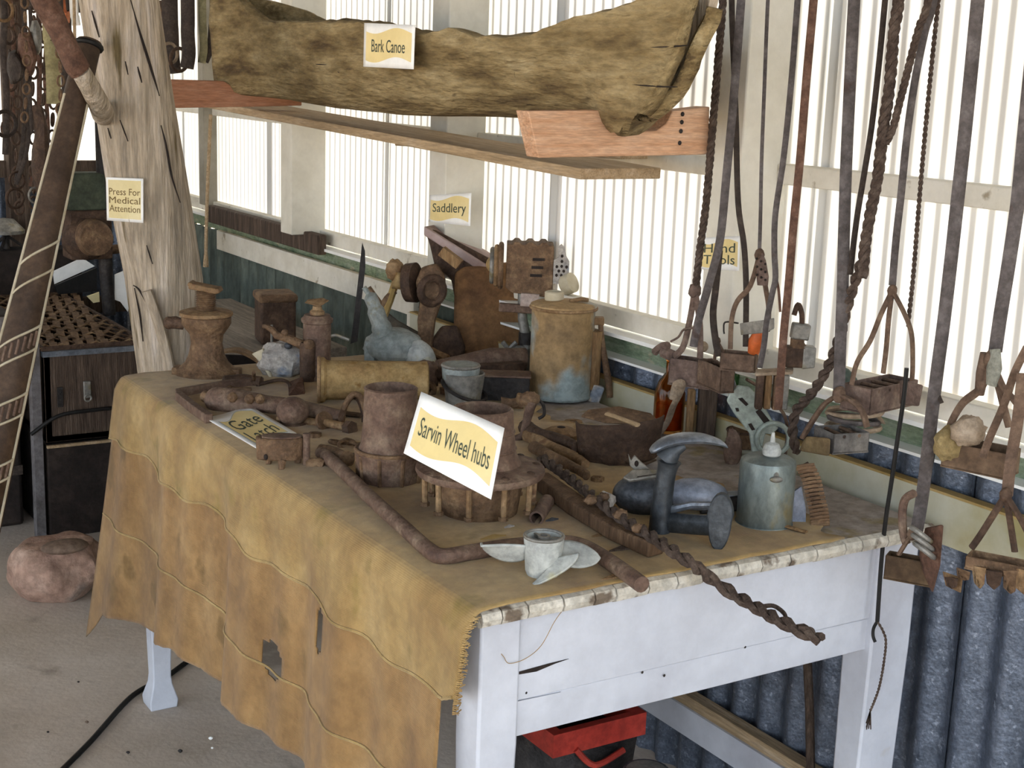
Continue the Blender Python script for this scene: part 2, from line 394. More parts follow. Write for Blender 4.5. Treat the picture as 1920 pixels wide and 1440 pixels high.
for a, b in ((-1.6, 1.55), (1.55, 3.6), (3.6, YF)):
    MB().box((1.788, (a + b) / 2, .918), (.03, b - a, .04)).build('bottom_rail', PAINTC, wr, world=True, bev=.002)
    MB().box((1.790, (a + b) / 2, .862), (.024, b - a, .046)).build('sill_plank', GREEN, wr, world=True, bev=.003)
    MB().box((1.775, (a + b) / 2, .889), (.066, b - a, .008)).build('sill_ledge', LEDGE, wr, world=True)
for a, b in ((-1.6, 1.2), (1.2, 3.3)):
    MB().box((1.766, (a + b) / 2, .8395), (.052, b - a, .005)).build('flashing', LEDGE, wr, world=True)
    MB().box((1.742, (a + b) / 2, .752), (.020, b - a, .082)).build('board', BOARD, wr, world=True, bev=.002)
    MB().box((1.742, (a + b) / 2, .7945), (.021, b - a, .004)).build('board_edge', BOARDE, wr, world=True)
MB().box((1.752, 4.05, .815), (.018, 1.5, .068)).build('board', PAINTC, wr, world=True, bev=.002)
MB().box((1.748, 3.31, .56), (.022, .03, .46)).build('cover_strip', PAINTC, wr, world=True)
MB().box((1.735, 4.35, .905), (.03, .95, .06), (0, 0, 0)).build('old_board', WOODD, wr, world=True, bev=.004)
# skirting girt low on the wall
MB().box((1.742, 1.9, .165), (.03, 5.0, .085)).build('girt', WOODS, wr, world=True)
MB().box((1.724, 1.9, .155), (.006, 5.0, .06)).build('girt_face', PAINT, wr, world=True)

wf = thing('wall_far', None, None, (0, YF, 0), kind='structure')
for k in range(7):
    x0 = -4.3 + k * .864
    corr(YF + .02 + (.004 if k % 2 else 0), x0, min(x0 + .94, 1.82), 1.02, 2.74, .036, .0024, 'x').build('translucent_sheet', SHEET, wf, world=True)
for k in range(8):
    x0 = -4.3 + k * .76
    corr(YF + .02 + (.003 if k % 2 else 0), x0, min(x0 + .81, 1.82), 0, 1.02, .076, .0095, 'x').build('iron_sheet', GALV, wf, world=True)
for x in (-4.2, -3.0, -1.8, -.6, .5, 1.2): MB().box((x, YF - .05, 1.36), (.07, .08, 2.7)).build('post', WOODD, wf, world=True)
for z in (.5, 1.02, 1.62, 2.3): MB().box((-1.2, YF - .025, z), (6.0, .04, .06)).build('rail', WOODD, wf, world=True)

# overhead pole the gear hangs from, above the picture
hr = thing('trim_2', None, None, (1.6, 0, 1.95), kind='structure'); hr['label'] = 'overhead pole carrying the hanging straps'
MB().tube([(1.62, -1.4, 1.97), (1.62, 2.6, 1.97)], .022, 10).build('hanging_pole', WOODB, hr, world=True)
for y in (-1.3, .6, 2.5): MB().tube([(1.62, y, 1.97), (1.62, y, 2.68)], .008, 6).build('hanger', IROND, hr, world=True)

# ================================================================== TABLE
TZ = .75
tb = thing('table', 'white painted wooden table carrying the rusty tools, burlap over its left side', 'table', (1.28, 2.2, 0))
def edge_slab(x0, x1, y0, y1, z0, z1):
    return MB().box(((x0 + x1) / 2, (y0 + y1) / 2, (z0 + z1) / 2), (x1 - x0, y1 - y0, z1 - z0))
edge_slab(.878, 1.705, 1.462, 2.965, .728, TZ).build('tabletop', DUST, tb, world=True, bev=.006)
# worn moulding on the near end, in lengths with open joints
xs = [.874, .905, .945, 1.0, 1.05, 1.085, 1.14, 1.19, 1.235, 1.30, 1.345, 1.40, 1.452, 1.51, 1.545, 1.60, 1.655, 1.707]
for a, b in zip(xs, xs[1:]):
    MB().tube([(a + .0012, 1.463 + random.uniform(-.001, .001), .7385 + random.uniform(-.0012, .0012)), (b - .0012, 1.463, .7385)], .0125, 8).build('edge_moulding', MOULD, tb, world=True)
def leg(x0, x1, y0, y1, tx0, tx1, ty0, ty1, foot=False):
    mb = MB(); R_ = [(.0, (tx0, tx1, ty0, ty1)), (.545, (x0, x1, y0, y1)), (.727, (x0, x1, y0, y1))]
    if foot: R_ = [(0, (tx0 - .004, tx1 + .004, ty0 - .004, ty1 + .004)), (.02, (tx0 - .006, tx1 + .006, ty0 - .006, ty1 + .006)), (.055, (tx0 + .004, tx1 - .004, ty0 + .004, ty1 - .004)), (.075, (tx0 + .006, tx1 - .006, ty0 + .006, ty1 - .006))] + R_[1:]
    vs = []; fs = []
    for z, (a, b, c, d) in R_: vs += [(a, c, z), (b, c, z), (b, d, z), (a, d, z)]
    for i in range(len(R_) - 1):
        for j in range(4): fs.append((i * 4 + j, i * 4 + (j + 1) % 4, i * 4 + 4 + (j + 1) % 4, i * 4 + 4 + j))
    fs += [(3, 2, 1, 0), tuple(len(vs) - 4 + j for j in range(4))]
    return mb.add(vs, fs)
leg(.886, .948, 1.472, 1.534, .890, .930, 1.476, 1.516).build('leg', PAINT, tb, world=True, bev=.004)
leg(1.606, 1.694, 1.472, 1.534, 1.598, 1.674, 1.476, 1.52).build('leg', PAINT, tb, world=True, bev=.004)
leg(.886, .948, 2.895, 2.957, .892, .945, 2.90, 2.95, True).build('leg', PAINT, tb, world=True, bev=.003)
leg(1.632, 1.694, 2.895, 2.957, 1.64, 1.69, 2.90, 2.95, True).build('leg', PAINT, tb, world=True, bev=.003)
MB().box((1.277, 1.4905, .6645), (.66, .019, .126)).build('apron_board', PAINT, tb, world=True, bev=.0015)
MB().box((1.277, 1.4945, .5735), (.66, .019, .053)).build('apron_rail', PAINT, tb, world=True, bev=.0015)
MB().box((.985, 1.4838, .5885), (.075, .0025, .021), (0, .02, 0)).build('patch', PAINT, tb, world=True)
MB().box((.90, 2.2, .66), (.018, 1.36, .13)).build('apron_board', PAINT, tb, world=True)
MB().box((1.68, 2.2, .66), (.018, 1.36, .13)).build('apron_board', PAINT, tb, world=True)
MB().box((1.29, 2.945, .66), (.70, .018, .13)).build('apron_board', PAINT, tb, world=True)
# the split in the apron and a few nail heads
P0 = Vector((.949, 1.4805, .640))
MB().slab([P0, P0 + Vector((.03, 0, -.0015)), P0 + Vector((.06, 0, .004)), P0 + Vector((.082, 0, .0065)), P0 + Vector((.05, 0, .006)), P0 + Vector((.02, 0, .0045)), P0 + Vector((0, 0, .0035))], .001, (0, -1, 0)).build('crack', DARK, tb, world=True)
for x, z in ((.912, .712), (.965, .61), (1.16, .60), (1.2, .587), (1.35, .602)): MB().ball((x, 1.4815, z), (.0022, .001, .0022), nu=8, nv=6).build('nail_head', IROND, tb, world=True)
# loose thread hanging over the near edge
th = MB().tube(smooth([T(1062, 1135, .73), AY(1040, 1165, 1.468), AY(1015, 1210, 1.470), AY(985, 1235, 1.470), AY(955, 1244, 1.468), AY(945, 1232, 1.468), AY(940, 1226, 1.47)]), .0005, 5)
tag(th.build('loose_thread', BURLAP), 'single loose brown thread hanging down the white table apron', 'thread')

# ================================================================== BURLAP
def yfar(d): return 2.985 + .30 * d
def fold(y, d):
    k = min(1, d / .12)
    s = .006 * math.sin(y * 31 + .6) + .011 * math.sin(y * 17.3 + 1.1) + .004 * math.sin(y * 53)
    s += .012 * math.exp(-((y - 2.60) / .05) ** 2) + .012 * math.exp(-((y - 2.18) / .07) ** 2) + .010 * math.exp(-((y - 1.80) / .06) ** 2) - .008 * math.exp(-((y - 2.42) / .08) ** 2)
    return s * k * (.45 + 1.2 * d)
def sack(xtop, hem, y0, y1, off, d0=0.0, flare=.07, nv=60, nu=120, ragged=.003):
    """top part reaching in to xtop (None = hung part only), falling to hem(y)"""
    mb = MB(); top = 20 if xtop else 0
    def fn(u, v):
        y_ = y0 + (y1 - y0) * u
        h = hem(y_)
        if v < top / nv:
            t = v / (top / nv); xi = xtop(y_)
            x = xi + (.885 - xi) * t; z = .7535 + off * .3 + .0012 * noise.noise(Vector((x * 30, y_ * 30, 0)))
            y = y_ + (.004 * noise.noise(Vector((y_ * 60, x * 60, 3))) if u in (0, 1) else 0)
            return Vector((x, min(y, 2.985), z))
        t = (v - top / nv) / (1 - top / nv); zt = .7535 - d0
        z = zt + (h - zt) * t; d = max(0, .7535 - z)
        rnd = .885 - .020 * min(1, (d / .03)) ** .5 if xtop else .865
        x = rnd - off - flare * d ** 1.4 * .6 - fold(y_, d)
        y = y_
        if y1 > 2.8: y = y_ + max(0, (y_ - 2.55) / .45) ** 2 * .30 * d
        if v == 1: z += ragged * noise.noise(Vector((y_ * 90, 1, 2)))
        return Vector((x, y, z))
    return mb.grid(fn, nu, nv)
lowhem = [(1.40, .33), (1.956, .311), (2.142, .305), (2.413, .287), (2.568, .287), (2.70, .26), (2.853, .222), (2.93, .19), (2.985, .09)]
bl = thing('burlap_cloth', 'brown burlap sacking draped over the left side of the white table', 'cloth', (.87, 2.2, .3))
low = sack(None, lambda y: interp(lowhem, y), 1.522, 2.985, .004, d0=.05, flare=.10, nu=150, nv=56)
# the torn holes low on the front
hole = [(AX(480, 1243, .82), .042, .032), (AX(567, 1190, .82), .018, .038)]
keep = []
for f_ in low.f:
    c = sum((low.v[i] for i in f_), Vector()) / 4
    if not any(((c.y - h.y) / a) ** 2 + ((c.z - h.z) / b) ** 2 < 1 for h, a, b in hole): keep.append(f_)
low.f = keep
low.build('lower_sack', BURLAPL, bl, world=True, solid=.0025)
def uphem(y): return .613 + .006 * math.sin(y * 14) + .004 * math.sin(y * 37) + (.02 * math.exp(-((y - 1.46) / .03) ** 2))
sack(lambda y: 1.50 + .03 * math.sin(y * 9) - .02 * math.sin(y * 31) + .012 * math.sin(y * 83), uphem, 1.452, 2.985, .011, flare=.085, nu=150, nv=56).build('upper_sack', BURLAP, bl, world=True, solid=.003)
# sewn seams and frayed near edge
def seam(zf, y0, y1, off, r, fl):
    pts = []
    for i in range(90):
        y_ = y0 + (y1 - y0) * i / 89; z = zf(y_); d = .7535 - z
        y = y_ + max(0, (y_ - 2.55) / .45) ** 2 * .30 * d
        pts.append((.865 - off - fl * d ** 1.4 * .6 - fold(y_, d) - .001, y, z))
    return MB().tube(pts, r, 6)
seam(lambda y: .43 + .006 * math.sin(y * 8) + .02 * (2.5 - y) * .3, 1.6, 2.98, .0055, .0022, .10).build('seam', BURLAPE, bl, world=True)
seam(lambda y: uphem(y) + .002, 1.46, 2.98, .0118, .0026, .085).build('hem', BURLAPE, bl, world=True)
fr = MB()
for i in range(70):
    z = .748 - .13 * i / 70; y = 1.452; d = .7535 - z; x = (.885 - .020 * min(1, d / .03) ** .5) - .016 - .07 * d ** 1.4 * .6 - fold(y, d)
    fr.tube([(x, y, z), (x + random.uniform(.002, .006), y - .004, z + random.uniform(-.002, .002)), (x + random.uniform(.006, .012), y - .003, z + random.uniform(-.004, .002))], .0006, 4)
o = fr.build('fringe', BURLAP, bl, world=True); o['kind'] = 'stuff'

# floor things: black cable, rock, oval stone
cb = MB().tube(smooth([T(110, 1450, .006), T(170, 1390, .006), T(230, 1322, .006), T(262, 1295, .006), T(310, 1270, .006), T(360, 1235, .006), AX(420, 1215, 1.1) * 1 if False else T(430, 1200, .006)]), .006, 8)
tag(cb.build('power_cable', BLACKR), 'black cable lying on the grey floor past the table foot', 'cable')
Pk = T(112, 1135, 0); s_ = dep(Pk) / F
rk = MB().ball((0, 0, 0), (.125, .11, .105), nu=44, nv=28, rough=.17, rs=1.9).jit(.005, 16)
for p in rk.v: p.z = max(-.08, min(p.z, .066 + .004 * noise.noise(p * 20)))
ro = rk.build('rock', ROCKM); ro.location = (Pk.x + .02, Pk.y + .09, 0); tag(ro, 'pinkish flat topped rock on the floor left of the table', 'rock')
for v in ro.data.vertices: pass
st = MB().ball((0, 0, .016), (.062, .042, .017), nu=24, nv=12, rough=.06); so = st.build('stone', STONE); so.location = T(122, 1036, .143); tag(so, 'smooth oval brown stone lying on top of the pink rock', 'stone')
for i, (px, py, r) in enumerate([(163, 1356, .004), (90, 1374, .003), (395, 1387, .005), (338, 1411, .005), (240, 1413, .004), (147, 1280, .003), (398, 1404, .003)]):
    q = MB().ball((0, 0, r * .6), (r, r * .8, r * .7), nu=9, nv=6, rough=.3).build('pebble', [STONE, IROND, PAPER, IROND, IROND, IROND, PAPER][i]); q.location = T(px, py, 0)
    tag(q, ['grey pebble on the floor left of the cable', 'tiny dark crumb left of the cable', 'white chip on the floor right of the cable, the larger one', 'dark crumb on the floor right of the cable', 'dark flat crumb beside the cable', 'tiny dark crumb near the rock', 'white chip on the floor right of the cable, the smaller one'][i], 'pebble')
# ================================================================== CARDS (printed signs)
def card(name, label, cat, C, lines, mY=PAPERY, wave=True, ink=INK, paper=PAPER, bend=0.0, th=.62, tw=.80, parent_group=None, band=(.03, .97, .14, .86)):
    """C = four corners TL, TR, BR, BL in space; card, yellow band, lettering"""
    TL, TR, BR, BL = [Vector(p) for p in C]; nrm = (TR - TL).cross(BL - TL).normalized()
    if nrm.dot(CAM - TL) < 0: nrm = -nrm
    def S(u, v, h=0): return TL * (1 - u) * (1 - v) + TR * u * (1 - v) + BR * u * v + BL * (1 - u) * v + nrm * (h + bend * 4 * u * (1 - u))
    base = (BL + BR) / 2
    root = thing(name, label, cat, base, 0)
    mb = MB().grid(lambda u, v: S(u, v), 14, 8); mb.build('paper', paper, root, world=True, solid=.0012, off=1)
    a, b, c, d = band
    def wt(u): return c + (.075 * math.sin(u * 2 * PI * 1.0 + .4) if wave else 0)
    def wb(u): return d + (.075 * math.sin(u * 2 * PI * 1.0 + .4) if wave else 0)
    fr = MB().grid(lambda u, v: S(a + (b - a) * u, wt(u) - .012 + (wb(u) + .012 - wt(u) + .012) * v, .0009), 20, 6); fr.build('blue_line', WAVE, root, world=True)
    bd = MB().grid(lambda u, v: S(a + .008 + (b - a - .016) * u, wt(u) + (wb(u) - wt(u)) * v, .0014), 20, 6); bd.build('yellow_band', mY, root, world=True)
    k = len(lines); mb = MB(); v0, v1 = (1 - th) / 2, (1 + th) / 2
    for i, ln in enumerate(lines):
        vs, fs, (x0, x1, y0, y1) = text_mesh(ln); y0 = min(y0, -.18); y1 = max(y1, .42)
        lh = (v1 - v0) / k; top = v0 + lh * i + lh * .08; bot = v0 + lh * (i + 1) - lh * .08
        q = [S((1 - tw) / 2 + tw * (p.x - x0) / (x1 - x0), bot + (top - bot) * (p.y - y0) / (y1 - y0), .0020) for p in vs]
        mb.add(q, fs)
    mb.build('lettering', ink, root, world=True)
    return root

# ================================================================== BARK CANOE on its brackets
cn = thing('bark_canoe', 'weathered grey brown bark canoe resting on wall brackets below the roof', 'canoe', (1.45, 2.85, 1.34))
topprof = [(AX(x, y, 1.33).y, AX(x, y, 1.33).z) for x, y in ((1296, -30), (1294, -20), (1190, 2), (1150, 12), (1060, 36), (1000, 62), (960, 67), (900, 66), (850, 52), (780, 62), (700, 40), (640, 39), (560, 41), (490, 38), (470, 18), (445, -10), (415, -30))]
botprof = [(AX(x, y, 1.44).y, AX(x, y, 1.44).z) for x, y in ((1262, 214), (1230, 240), (1205, 240), (1168, 214), (1000, 206), (780, 204), (650, 194), (560, 180), (440, 160), (418, 120))]
yN0 = AX(1258, 215, 1.42).y; yF = AX(416, 110, 1.36).y
def hull(u, v):
    # u along (0 near end), v around: 0 near lip -> .5 keel -> 1 far lip
    zt = interp(topprof, 1.72 + 2.1 * u)
    yt = topprof[0][0] + (yF - topprof[0][0]) * u; yb = yN0 + (yF - yN0) * u
    e = min(1, min(u / .22, (1 - u) / .18)); e = .16 + .84 * math.sin(e * PI / 2)
    a = PI * v; k = abs(math.cos(a)) ** .8
    y = yb + (yt - yb) * k
    zt = interp(topprof, y); zb = interp(botprof, y) - .002
    hw = .118 * e
    x = 1.337 + hw - hw * math.copysign(abs(math.cos(a)) ** .55, math.cos(a))
    z = zb + (zt - zb) * (abs(math.cos(a)) ** 1.7)
    if v > .5: z = zb + (zt - .03 - zb) * (abs(math.cos(a)) ** 1.7)
    n = noise.noise(Vector((y * 3, z * 14, x * 8))) * .007 + noise.noise(Vector((y * 9, z * 50, x * 20))) * .004
    if k > .93: z += .006 * noise.noise(Vector((y * 22, v, 1)))
    return Vector((x - n * math.cos(a), y, z - abs(n) * .4))
MB().grid(hull, 110, 34).build('hull', WOODK, cn, world=True, solid=.024, off=0)
# open cracks and knot on the room side
def on_hull(px, py, out=.012):
    p = AX(px, py, 1.335); return p + Vector((-.012 - out * 0, 0, 0))
def hull_x(p):
    best = min((abs(q.y - p.y) + abs(q.z - p.z), q.x) for q in HV); return best[1]
HV = [hull(i / 110, j / 68) for i in range(111) for j in range(0, 36)]
def crack(pts, r):
    out = []
    for px, py in pts:
        p = AX(px, py, 1.34)
        for _ in range(2): p = AX(px, py, hull_x(p) - .0105)
        out.append(p)
    return MB().tube(smooth(out, 4), [r * (1 - .6 * abs(i / (len(smooth(out, 4)) - 1) - .5) * 2) for i in range(len(smooth(out, 4)))], 6)
for pts, r in (([(918, 126), (960, 127), (968, 145), (985, 170), (1000, 188)], .0022), ([(1020, 100), (1021, 130), (1026, 160), (1032, 172)], .002), ([(1210, 89), (1250, 88), (1288, 85)], .002), ([(1100, 103), (1150, 98), (1185, 97)], .0014), ([(965, 147), (1000, 145), (1020, 144)], .0014), ([(1180, 158), (1230, 162), (1270, 163)], .0016), ([(925, 190), (960, 193), (1000, 192)], .002), ([(1090, 105), (1090, 135), (1100, 150)], .0016), ([(590, 120), (612, 121)], .002), ([(632, 134), (642, 136)], .003), ([(1090, 178), (1120, 172)], .0015)):
    crack(pts, r).build('crack', DARK, cn, world=True)
# torn pale end grain at the near end
eg = MB(); P_ = [AX(x, y, 1.40) for x, y in ((1293, -20), (1336, -20), (1325, 30), (1312, 60), (1300, 95), (1288, 120))]
eg.slab(P_, .02, (1, .2, 0)).jit(.003, 60).build('torn_end', WOODW, cn, world=True)
card('canoe_sign', 'Bark Canoe card pinned to the side of the bark canoe', 'sign', [AX(x, y, 1.306) for x, y in ((684, 43), (779, 47), (776, 130), (682, 125))], ['Bark Canoe'], th=.36, tw=.66, band=(.04, .96, .16, .82))

def bracket(name, label, pts, Y, m, th=.038):
    P = [AY(x, y, Y) for x, y in pts]; root = thing(name, label, 'bracket', ((P[0].x + P[2].x) / 2, Y, min(p.z for p in P)))
    MB().slab(P, th, (0, 1, 0)).build('arm', m, root, world=True, bev=.002); return root
b1 = bracket('canoe_bracket', 'pale pine bracket with a cut out seat holding up the near end of the canoe', [(990, 208), (1176, 206), (1186, 232), (1205, 246), (1232, 245), (1250, 232), (1262, 208), (1331, 200), (1329, 290), (1010, 296)], 1.945, WOODO)
for y in (214, 229, 246, 268): MB().ball(AY(1280 - (y - 214) * .1, y, 1.944), (.004, .002, .004), nu=10, nv=6).build('nail', IROND, b1, world=True)
MB().tube([AY(1192, 244, 1.943), AY(1190, 222, 1.935)], .008, 8).build('peg', IRON, b1, world=True)
bracket('canoe_bracket', 'reddish pine bracket holding up the far end of the canoe beside the tree trunk post', [(296, 148), (420, 152), (440, 165), (566, 182), (566, 198), (480, 200), (300, 203)], 3.62, WOODR)
# the long boards stored under the canoe
sb = MB(); q = [AX(x, y, 1.50) for x, y in ((318, 214), (1078, 312))]
a = T(300, 208, 1.305); b_ = AX(1080, 316, 1.50)
pl = MB().slab([(1.44, 4.5, 1.329), (1.62, 4.5, 1.329), (1.62, 2.10, 1.262), (1.44, 2.10, 1.262)], .02); tag(pl.build('shelf_board', WOODS, bev=.002), 'long thin board lying on battens under the bark canoe', 'board')
pl = MB().box((1.665, 2.72, 1.262), (.07, .90, .018), (-.03, 0, .04)); tag(pl.build('batten', WOODS, bev=.002), 'short grey batten under the near end of the long thin board', 'board')

# ================================================================== TREE TRUNK POST
YT = 3.30
tr = thing('trunk_post', 'pale weathered tree trunk post leaning behind the far end of the table', 'post', (AY(330, 850, YT).x, YT, 0))
prof = [(-600, 200 - 85, 145), (-300, 218 - 42, 148), (0, 224, 147), (180, 252, 145), (350, 279, 147), (520, 308, 140), (600, 316, 136), (700, 326, 128), (900, 345, 126), (1180, 366, 140)]
rings = []; n = 40; mb = MB(); ptab = [(a, b) for a, b, c in prof]; wtab = [(a, c) for a, b, c in prof]
for i in range(60):
    py = -600 + (1790) * i / 59; p = AY(interp(ptab, py), py, YT); r = interp(wtab, py) * dep(p) / F / 2
    for j in range(n):
        a = 2 * PI * j / n; d = Vector((math.cos(a), math.sin(a), 0))
        k = 1 + .05 * noise.noise(Vector((d.x * 2.2, d.y * 2.2, p.z * 1.2))) + .02 * noise.noise(Vector((d.x * 9, d.y * 9, p.z * 1.5)))
        rings.append(Vector((p.x, p.y, max(p.z, 0))) + d * r * k)
mb.add(rings, [(i * n + j, i * n + (j + 1) % n, (i + 1) * n + (j + 1) % n, (i + 1) * n + j) for i in range(59) for j in range(n)])
mb.build('trunk', WOODW, tr, world=True)
def on_trunk(px, py, lift=.0):
    c = AY(interp(ptab, py), py, YT); R_ = interp(wtab, py) * dep(c) / F / 2
    d = ray(px, py); o = CAM; dx = d.x; dy = d.y
    ox = o.x - c.x; oy = o.y - c.y; A = dx * dx + dy * dy; B = ox * dx + oy * dy; Cc = ox * ox + oy * oy - (R_ * 1.0 + lift) ** 2
    D_ = B * B - A * Cc
    t = (-B - math.sqrt(max(D_, 0))) / A
    return o + d * t
for pts, r in (([(245, 0), (262, 60), (276, 105), (290, 150), (299, 180)], .006), ([(302, 235), (312, 275), (322, 330), (338, 380)], .005), ([(250, 535), (262, 545), (283, 580), (296, 610), (303, 640), (320, 700)], .007), ([(252, 540), (262, 590), (268, 640)], .004), ([(275, 460), (286, 495)], .003), ([(235, 115), (240, 140)], .003), ([(258, 125), (266, 155)], .004), ([(172, 20), (186, 70)], .004), ([(225, 225), (240, 265)], .003), ([(202, 240), (208, 260)], .003)):
    P_ = smooth([on_trunk(x, y, .003) for x, y in pts], 5); m_ = len(P_)
    MB().tube(P_, [max(.0012, r * .55 * math.sin(PI * (i + .6) / (m_ + .2))) for i in range(m_)], 6).build('crack', DARK, tr, world=True)
# the split off strip at the foot
P_ = [on_trunk(x, y, .010) for x, y in ((275, 545), (292, 590), (306, 640), (318, 700), (322, 760))]
MB().tube(smooth(P_, 5), .030, 10, flat=(1, .35)).build('split_strip', WOODW, tr, world=True)
P_ = [on_trunk(x, y, .004) for x, y in ((212, 432), (213, 480), (214, 540))]
# stub branch and forked prop beside the trunk
MB().tube([on_trunk(194, 214), AY(186, 196, 3.12), AY(168, 162, 3.07), AY(150, 132, 3.05)], [.026, .023, .021, .020], 14).build('stub_branch', WOODW, tr, world=True)
MB().tube(smooth([AY(152, 134, 3.05), AY(140, 116, 3.05), AY(112, 60, 3.07), AY(84, 4, 3.09), AY(50, -70, 3.12), AY(30, -130, 3.16)], 4), [.023, .025, .022, .026, .026, .024, .024], 12).jit(.004, 14).build('dark_branch', LEATHERB, tr, world=True)
card('first_aid_card', 'yellow Press For Medical Attention card pinned to the tree trunk post', 'sign', [on_trunk(x, y, .018) for x, y in ((199, 332), (269, 335), (269, 418), (201, 413))], ['Press For', 'Medical', 'Attention'], mY=PAPERF, wave=False, ink=INKB, paper=PAPER, th=.58, tw=.84, band=(.05, .95, .05, .93))

# ================================================================== DIDGERIDOO leaning left
A_ = AY(168, 78, 3.17); B_ = AY(-12, 838, 2.92)
dg = thing('didgeridoo', 'dark didgeridoo with cream painted lines leaning beside the tree trunk post', 'didgeridoo', (B_.x - .01, B_.y - .02, .0))
B_ = B_ + (B_ - A_).normalized() * ((B_.z - .01) / ((A_ - B_).normalized().z)) if False else B_
ax = (B_ - A_).normalized(); Lr = (B_ - A_).length; ext = A_.z / -ax.z
def dg_p(t): return A_ + ax * t
def dg_r(t): return .026 + .020 * min(t / Lr, 1.2) ** 1.2
ts = [ext * i / 24 for i in range(25)]
MB().tube([dg_p(t) for t in ts], [dg_r(t) for t in ts], 24).build('pipe', OCHRE, dg, world=True)
side = ax.cross((CAM - A_).normalized()).normalized(); front = side.cross(ax).normalized()
if front.dot(CAM - A_) < 0: front = -front
for sg in (-1, 1):
    MB().tube([dg_p(t) + (side * sg * .88 + front * .47) * dg_r(t) for t in ts if t > .12], .0035, 6).build('painted_line', CREAMP, dg, world=True)
for tf, dense in ((.54, 0), (.61, 0), (.745, 1), (.80, 1), (.905, 1), (.955, 1), (1.06, 1), (1.10, 1)):
    t0 = Lr * tf; pts = []
    for k in range(11):
        q = -1 + 2 * k / 10; a = q * 1.05; pts.append(dg_p(t0 + q * .035) + (side * math.sin(a) * 1.02 + front * math.cos(a) * 1.02) * dg_r(t0))
    MB().tube(pts, .0026, 6).build('painted_band', CREAMP, dg, world=True)
for tf in (.772, .93, 1.08):
    for k in range(7):
        q = -.8 + 1.6 * k / 6; a = q * 1.05; t0 = Lr * tf + q * .035; c = (side * math.sin(a) + front * math.cos(a)) * dg_r(t0) * 1.0
        MB().tube([dg_p(t0 - .016) + c, dg_p(t0 + .016) + c], .003, 6).build('painted_dash', RUSTP, dg, world=True)
MB().ring(A_ + ax * .01, .027, .006, 20, 8, rot=ax.to_track_quat('Z', 'Y').to_euler()).build('mouthpiece', BLACKR, dg, world=True)
MB().slab([on_trunk(x, y, .03) for x, y in ((172, 77), (188, 78), (186, 92), (171, 90))], .002).build('tag', PAPERF, dg, world=True)

# ================================================================== CHESTS AND CLUTTER ON THE LEFT
Pc = T(175, 1000, 0.0); yc = Pc.y
def chest_front(py): return AY(170, py, yc).z
x0, x1 = AY(86, 800, yc).x, AY(268, 800, yc).x + .015
z2 = chest_front(655); z1 = chest_front(822)
DEP = 1.0
lc = thing('wooden_chest', 'dark wooden chest at the bottom of the stack behind the table', 'chest', ((x0 + x1) / 2, yc + DEP / 2, 0))
MB().box(((x0 + x1) / 2, yc + DEP / 2, z1 / 2 - .004), (x1 - x0, DEP, z1 - .008)).build('body', DARK, lc, world=True, bev=.006)
MB().box(((x0 + x1) / 2, yc - .004, z1 - .012), (x1 - x0, .012, .008)).build('lid_edge', WOODS, lc, world=True)
uc = thing('wooden_chest', 'dark latched chest standing on the lower chest, grating over its open top', 'chest', ((x0 + x1) / 2, yc + DEP / 2, z1))
hz = z2 - z1
for c, d in (((0, 0, .01), (x1 - x0, DEP, .02)), ((0, -DEP / 2 + .01, hz / 2), (x1 - x0, .02, hz)), ((0, DEP / 2 - .01, hz / 2), (x1 - x0, .02, hz)), ((-(x1 - x0) / 2 + .01, 0, hz / 2), (.02, DEP, hz)), (((x1 - x0) / 2 - .01, 0, hz / 2), (.02, DEP, hz))):
    MB().box(c, d).build('panel', WOODD, uc, bev=.002)
MB().box((0, -DEP / 2, hz - .004), (x1 - x0 + .01, .03, .016)).build('top_rim', STEEL, uc)
lt = MB().box((-.03, -DEP / 2 - .006, hz * .56), (.022, .008, .052)).build('latch', ZINC, uc, bev=.002)
MB().ring((-.03, -DEP / 2 - .012, hz * .47), .010, .003, 14, 6, 'y').build('hasp_ring', ZINC, lt)
MB().box((-.11, -DEP / 2 - .004, hz * .5), (.016, .006, .06)).build('catch_plate', IROND, uc)
MB().tube(smooth([(-.20, -DEP / 2 - .01, hz * .12), (-.12, -DEP / 2 - .015, hz * .30), (-.02, -DEP / 2 - .015, hz * .33), (.08, -DEP / 2 - .012, hz * .33)]), .006, 8).build('carry_strap', BLACKR, uc)
gr = thing('iron_grating', 'grating of woven rusty iron straps lying over the upper chest', 'grating', ((x0 + x1) / 2, yc + DEP / 2, z2 + .006))
W_ = x1 - x0
for k in range(20):
    yy = -DEP / 2 + .03 + (DEP - .05) * k / 19
    MB().tube([(-W_ / 2 + (W_) * i / 24, yy, .006 + .005 * math.sin(i * PI / 2 + k * PI)) for i in range(25)], .0065, 4, flat=(1, .3), up=(0, 0, 1)).build('cross_strap', RUST if k % 3 else RUSTO, gr)
for k in range(7):
    xx = -W_ / 2 + .04 + (W_ - .08) * k / 6
    MB().tube([(xx + (i - 14) * .006, -DEP / 2 + DEP * i / 28, .007 + .007 * math.sin(i * PI / 2 + k * PI)) for i in range(29)], .011, 4, flat=(1, .25), up=(0, 0, 1)).build('long_strap', RUST, gr)
MB().tube([(-W_ / 2, -DEP / 2, .004), (W_ / 2, -DEP / 2, .004), (W_ / 2, DEP / 2, .004), (-W_ / 2, DEP / 2, .004)], .008, 8, closed=True).build('frame', RUSTD, gr)
# grey timber upright at the left end of the chests
Pu = T(76, 1010, 0); up_h = AY(78, 598, Pu.y).z
tag(MB().box((Pu.x, Pu.y, up_h / 2), (.026, .04, up_h)).build('timber_upright', mat('upright_grey', ['55504f', '6a6666', '7d7a7c'], 12)), 'narrow grey timber upright at the left end of the chest stack', 'post')
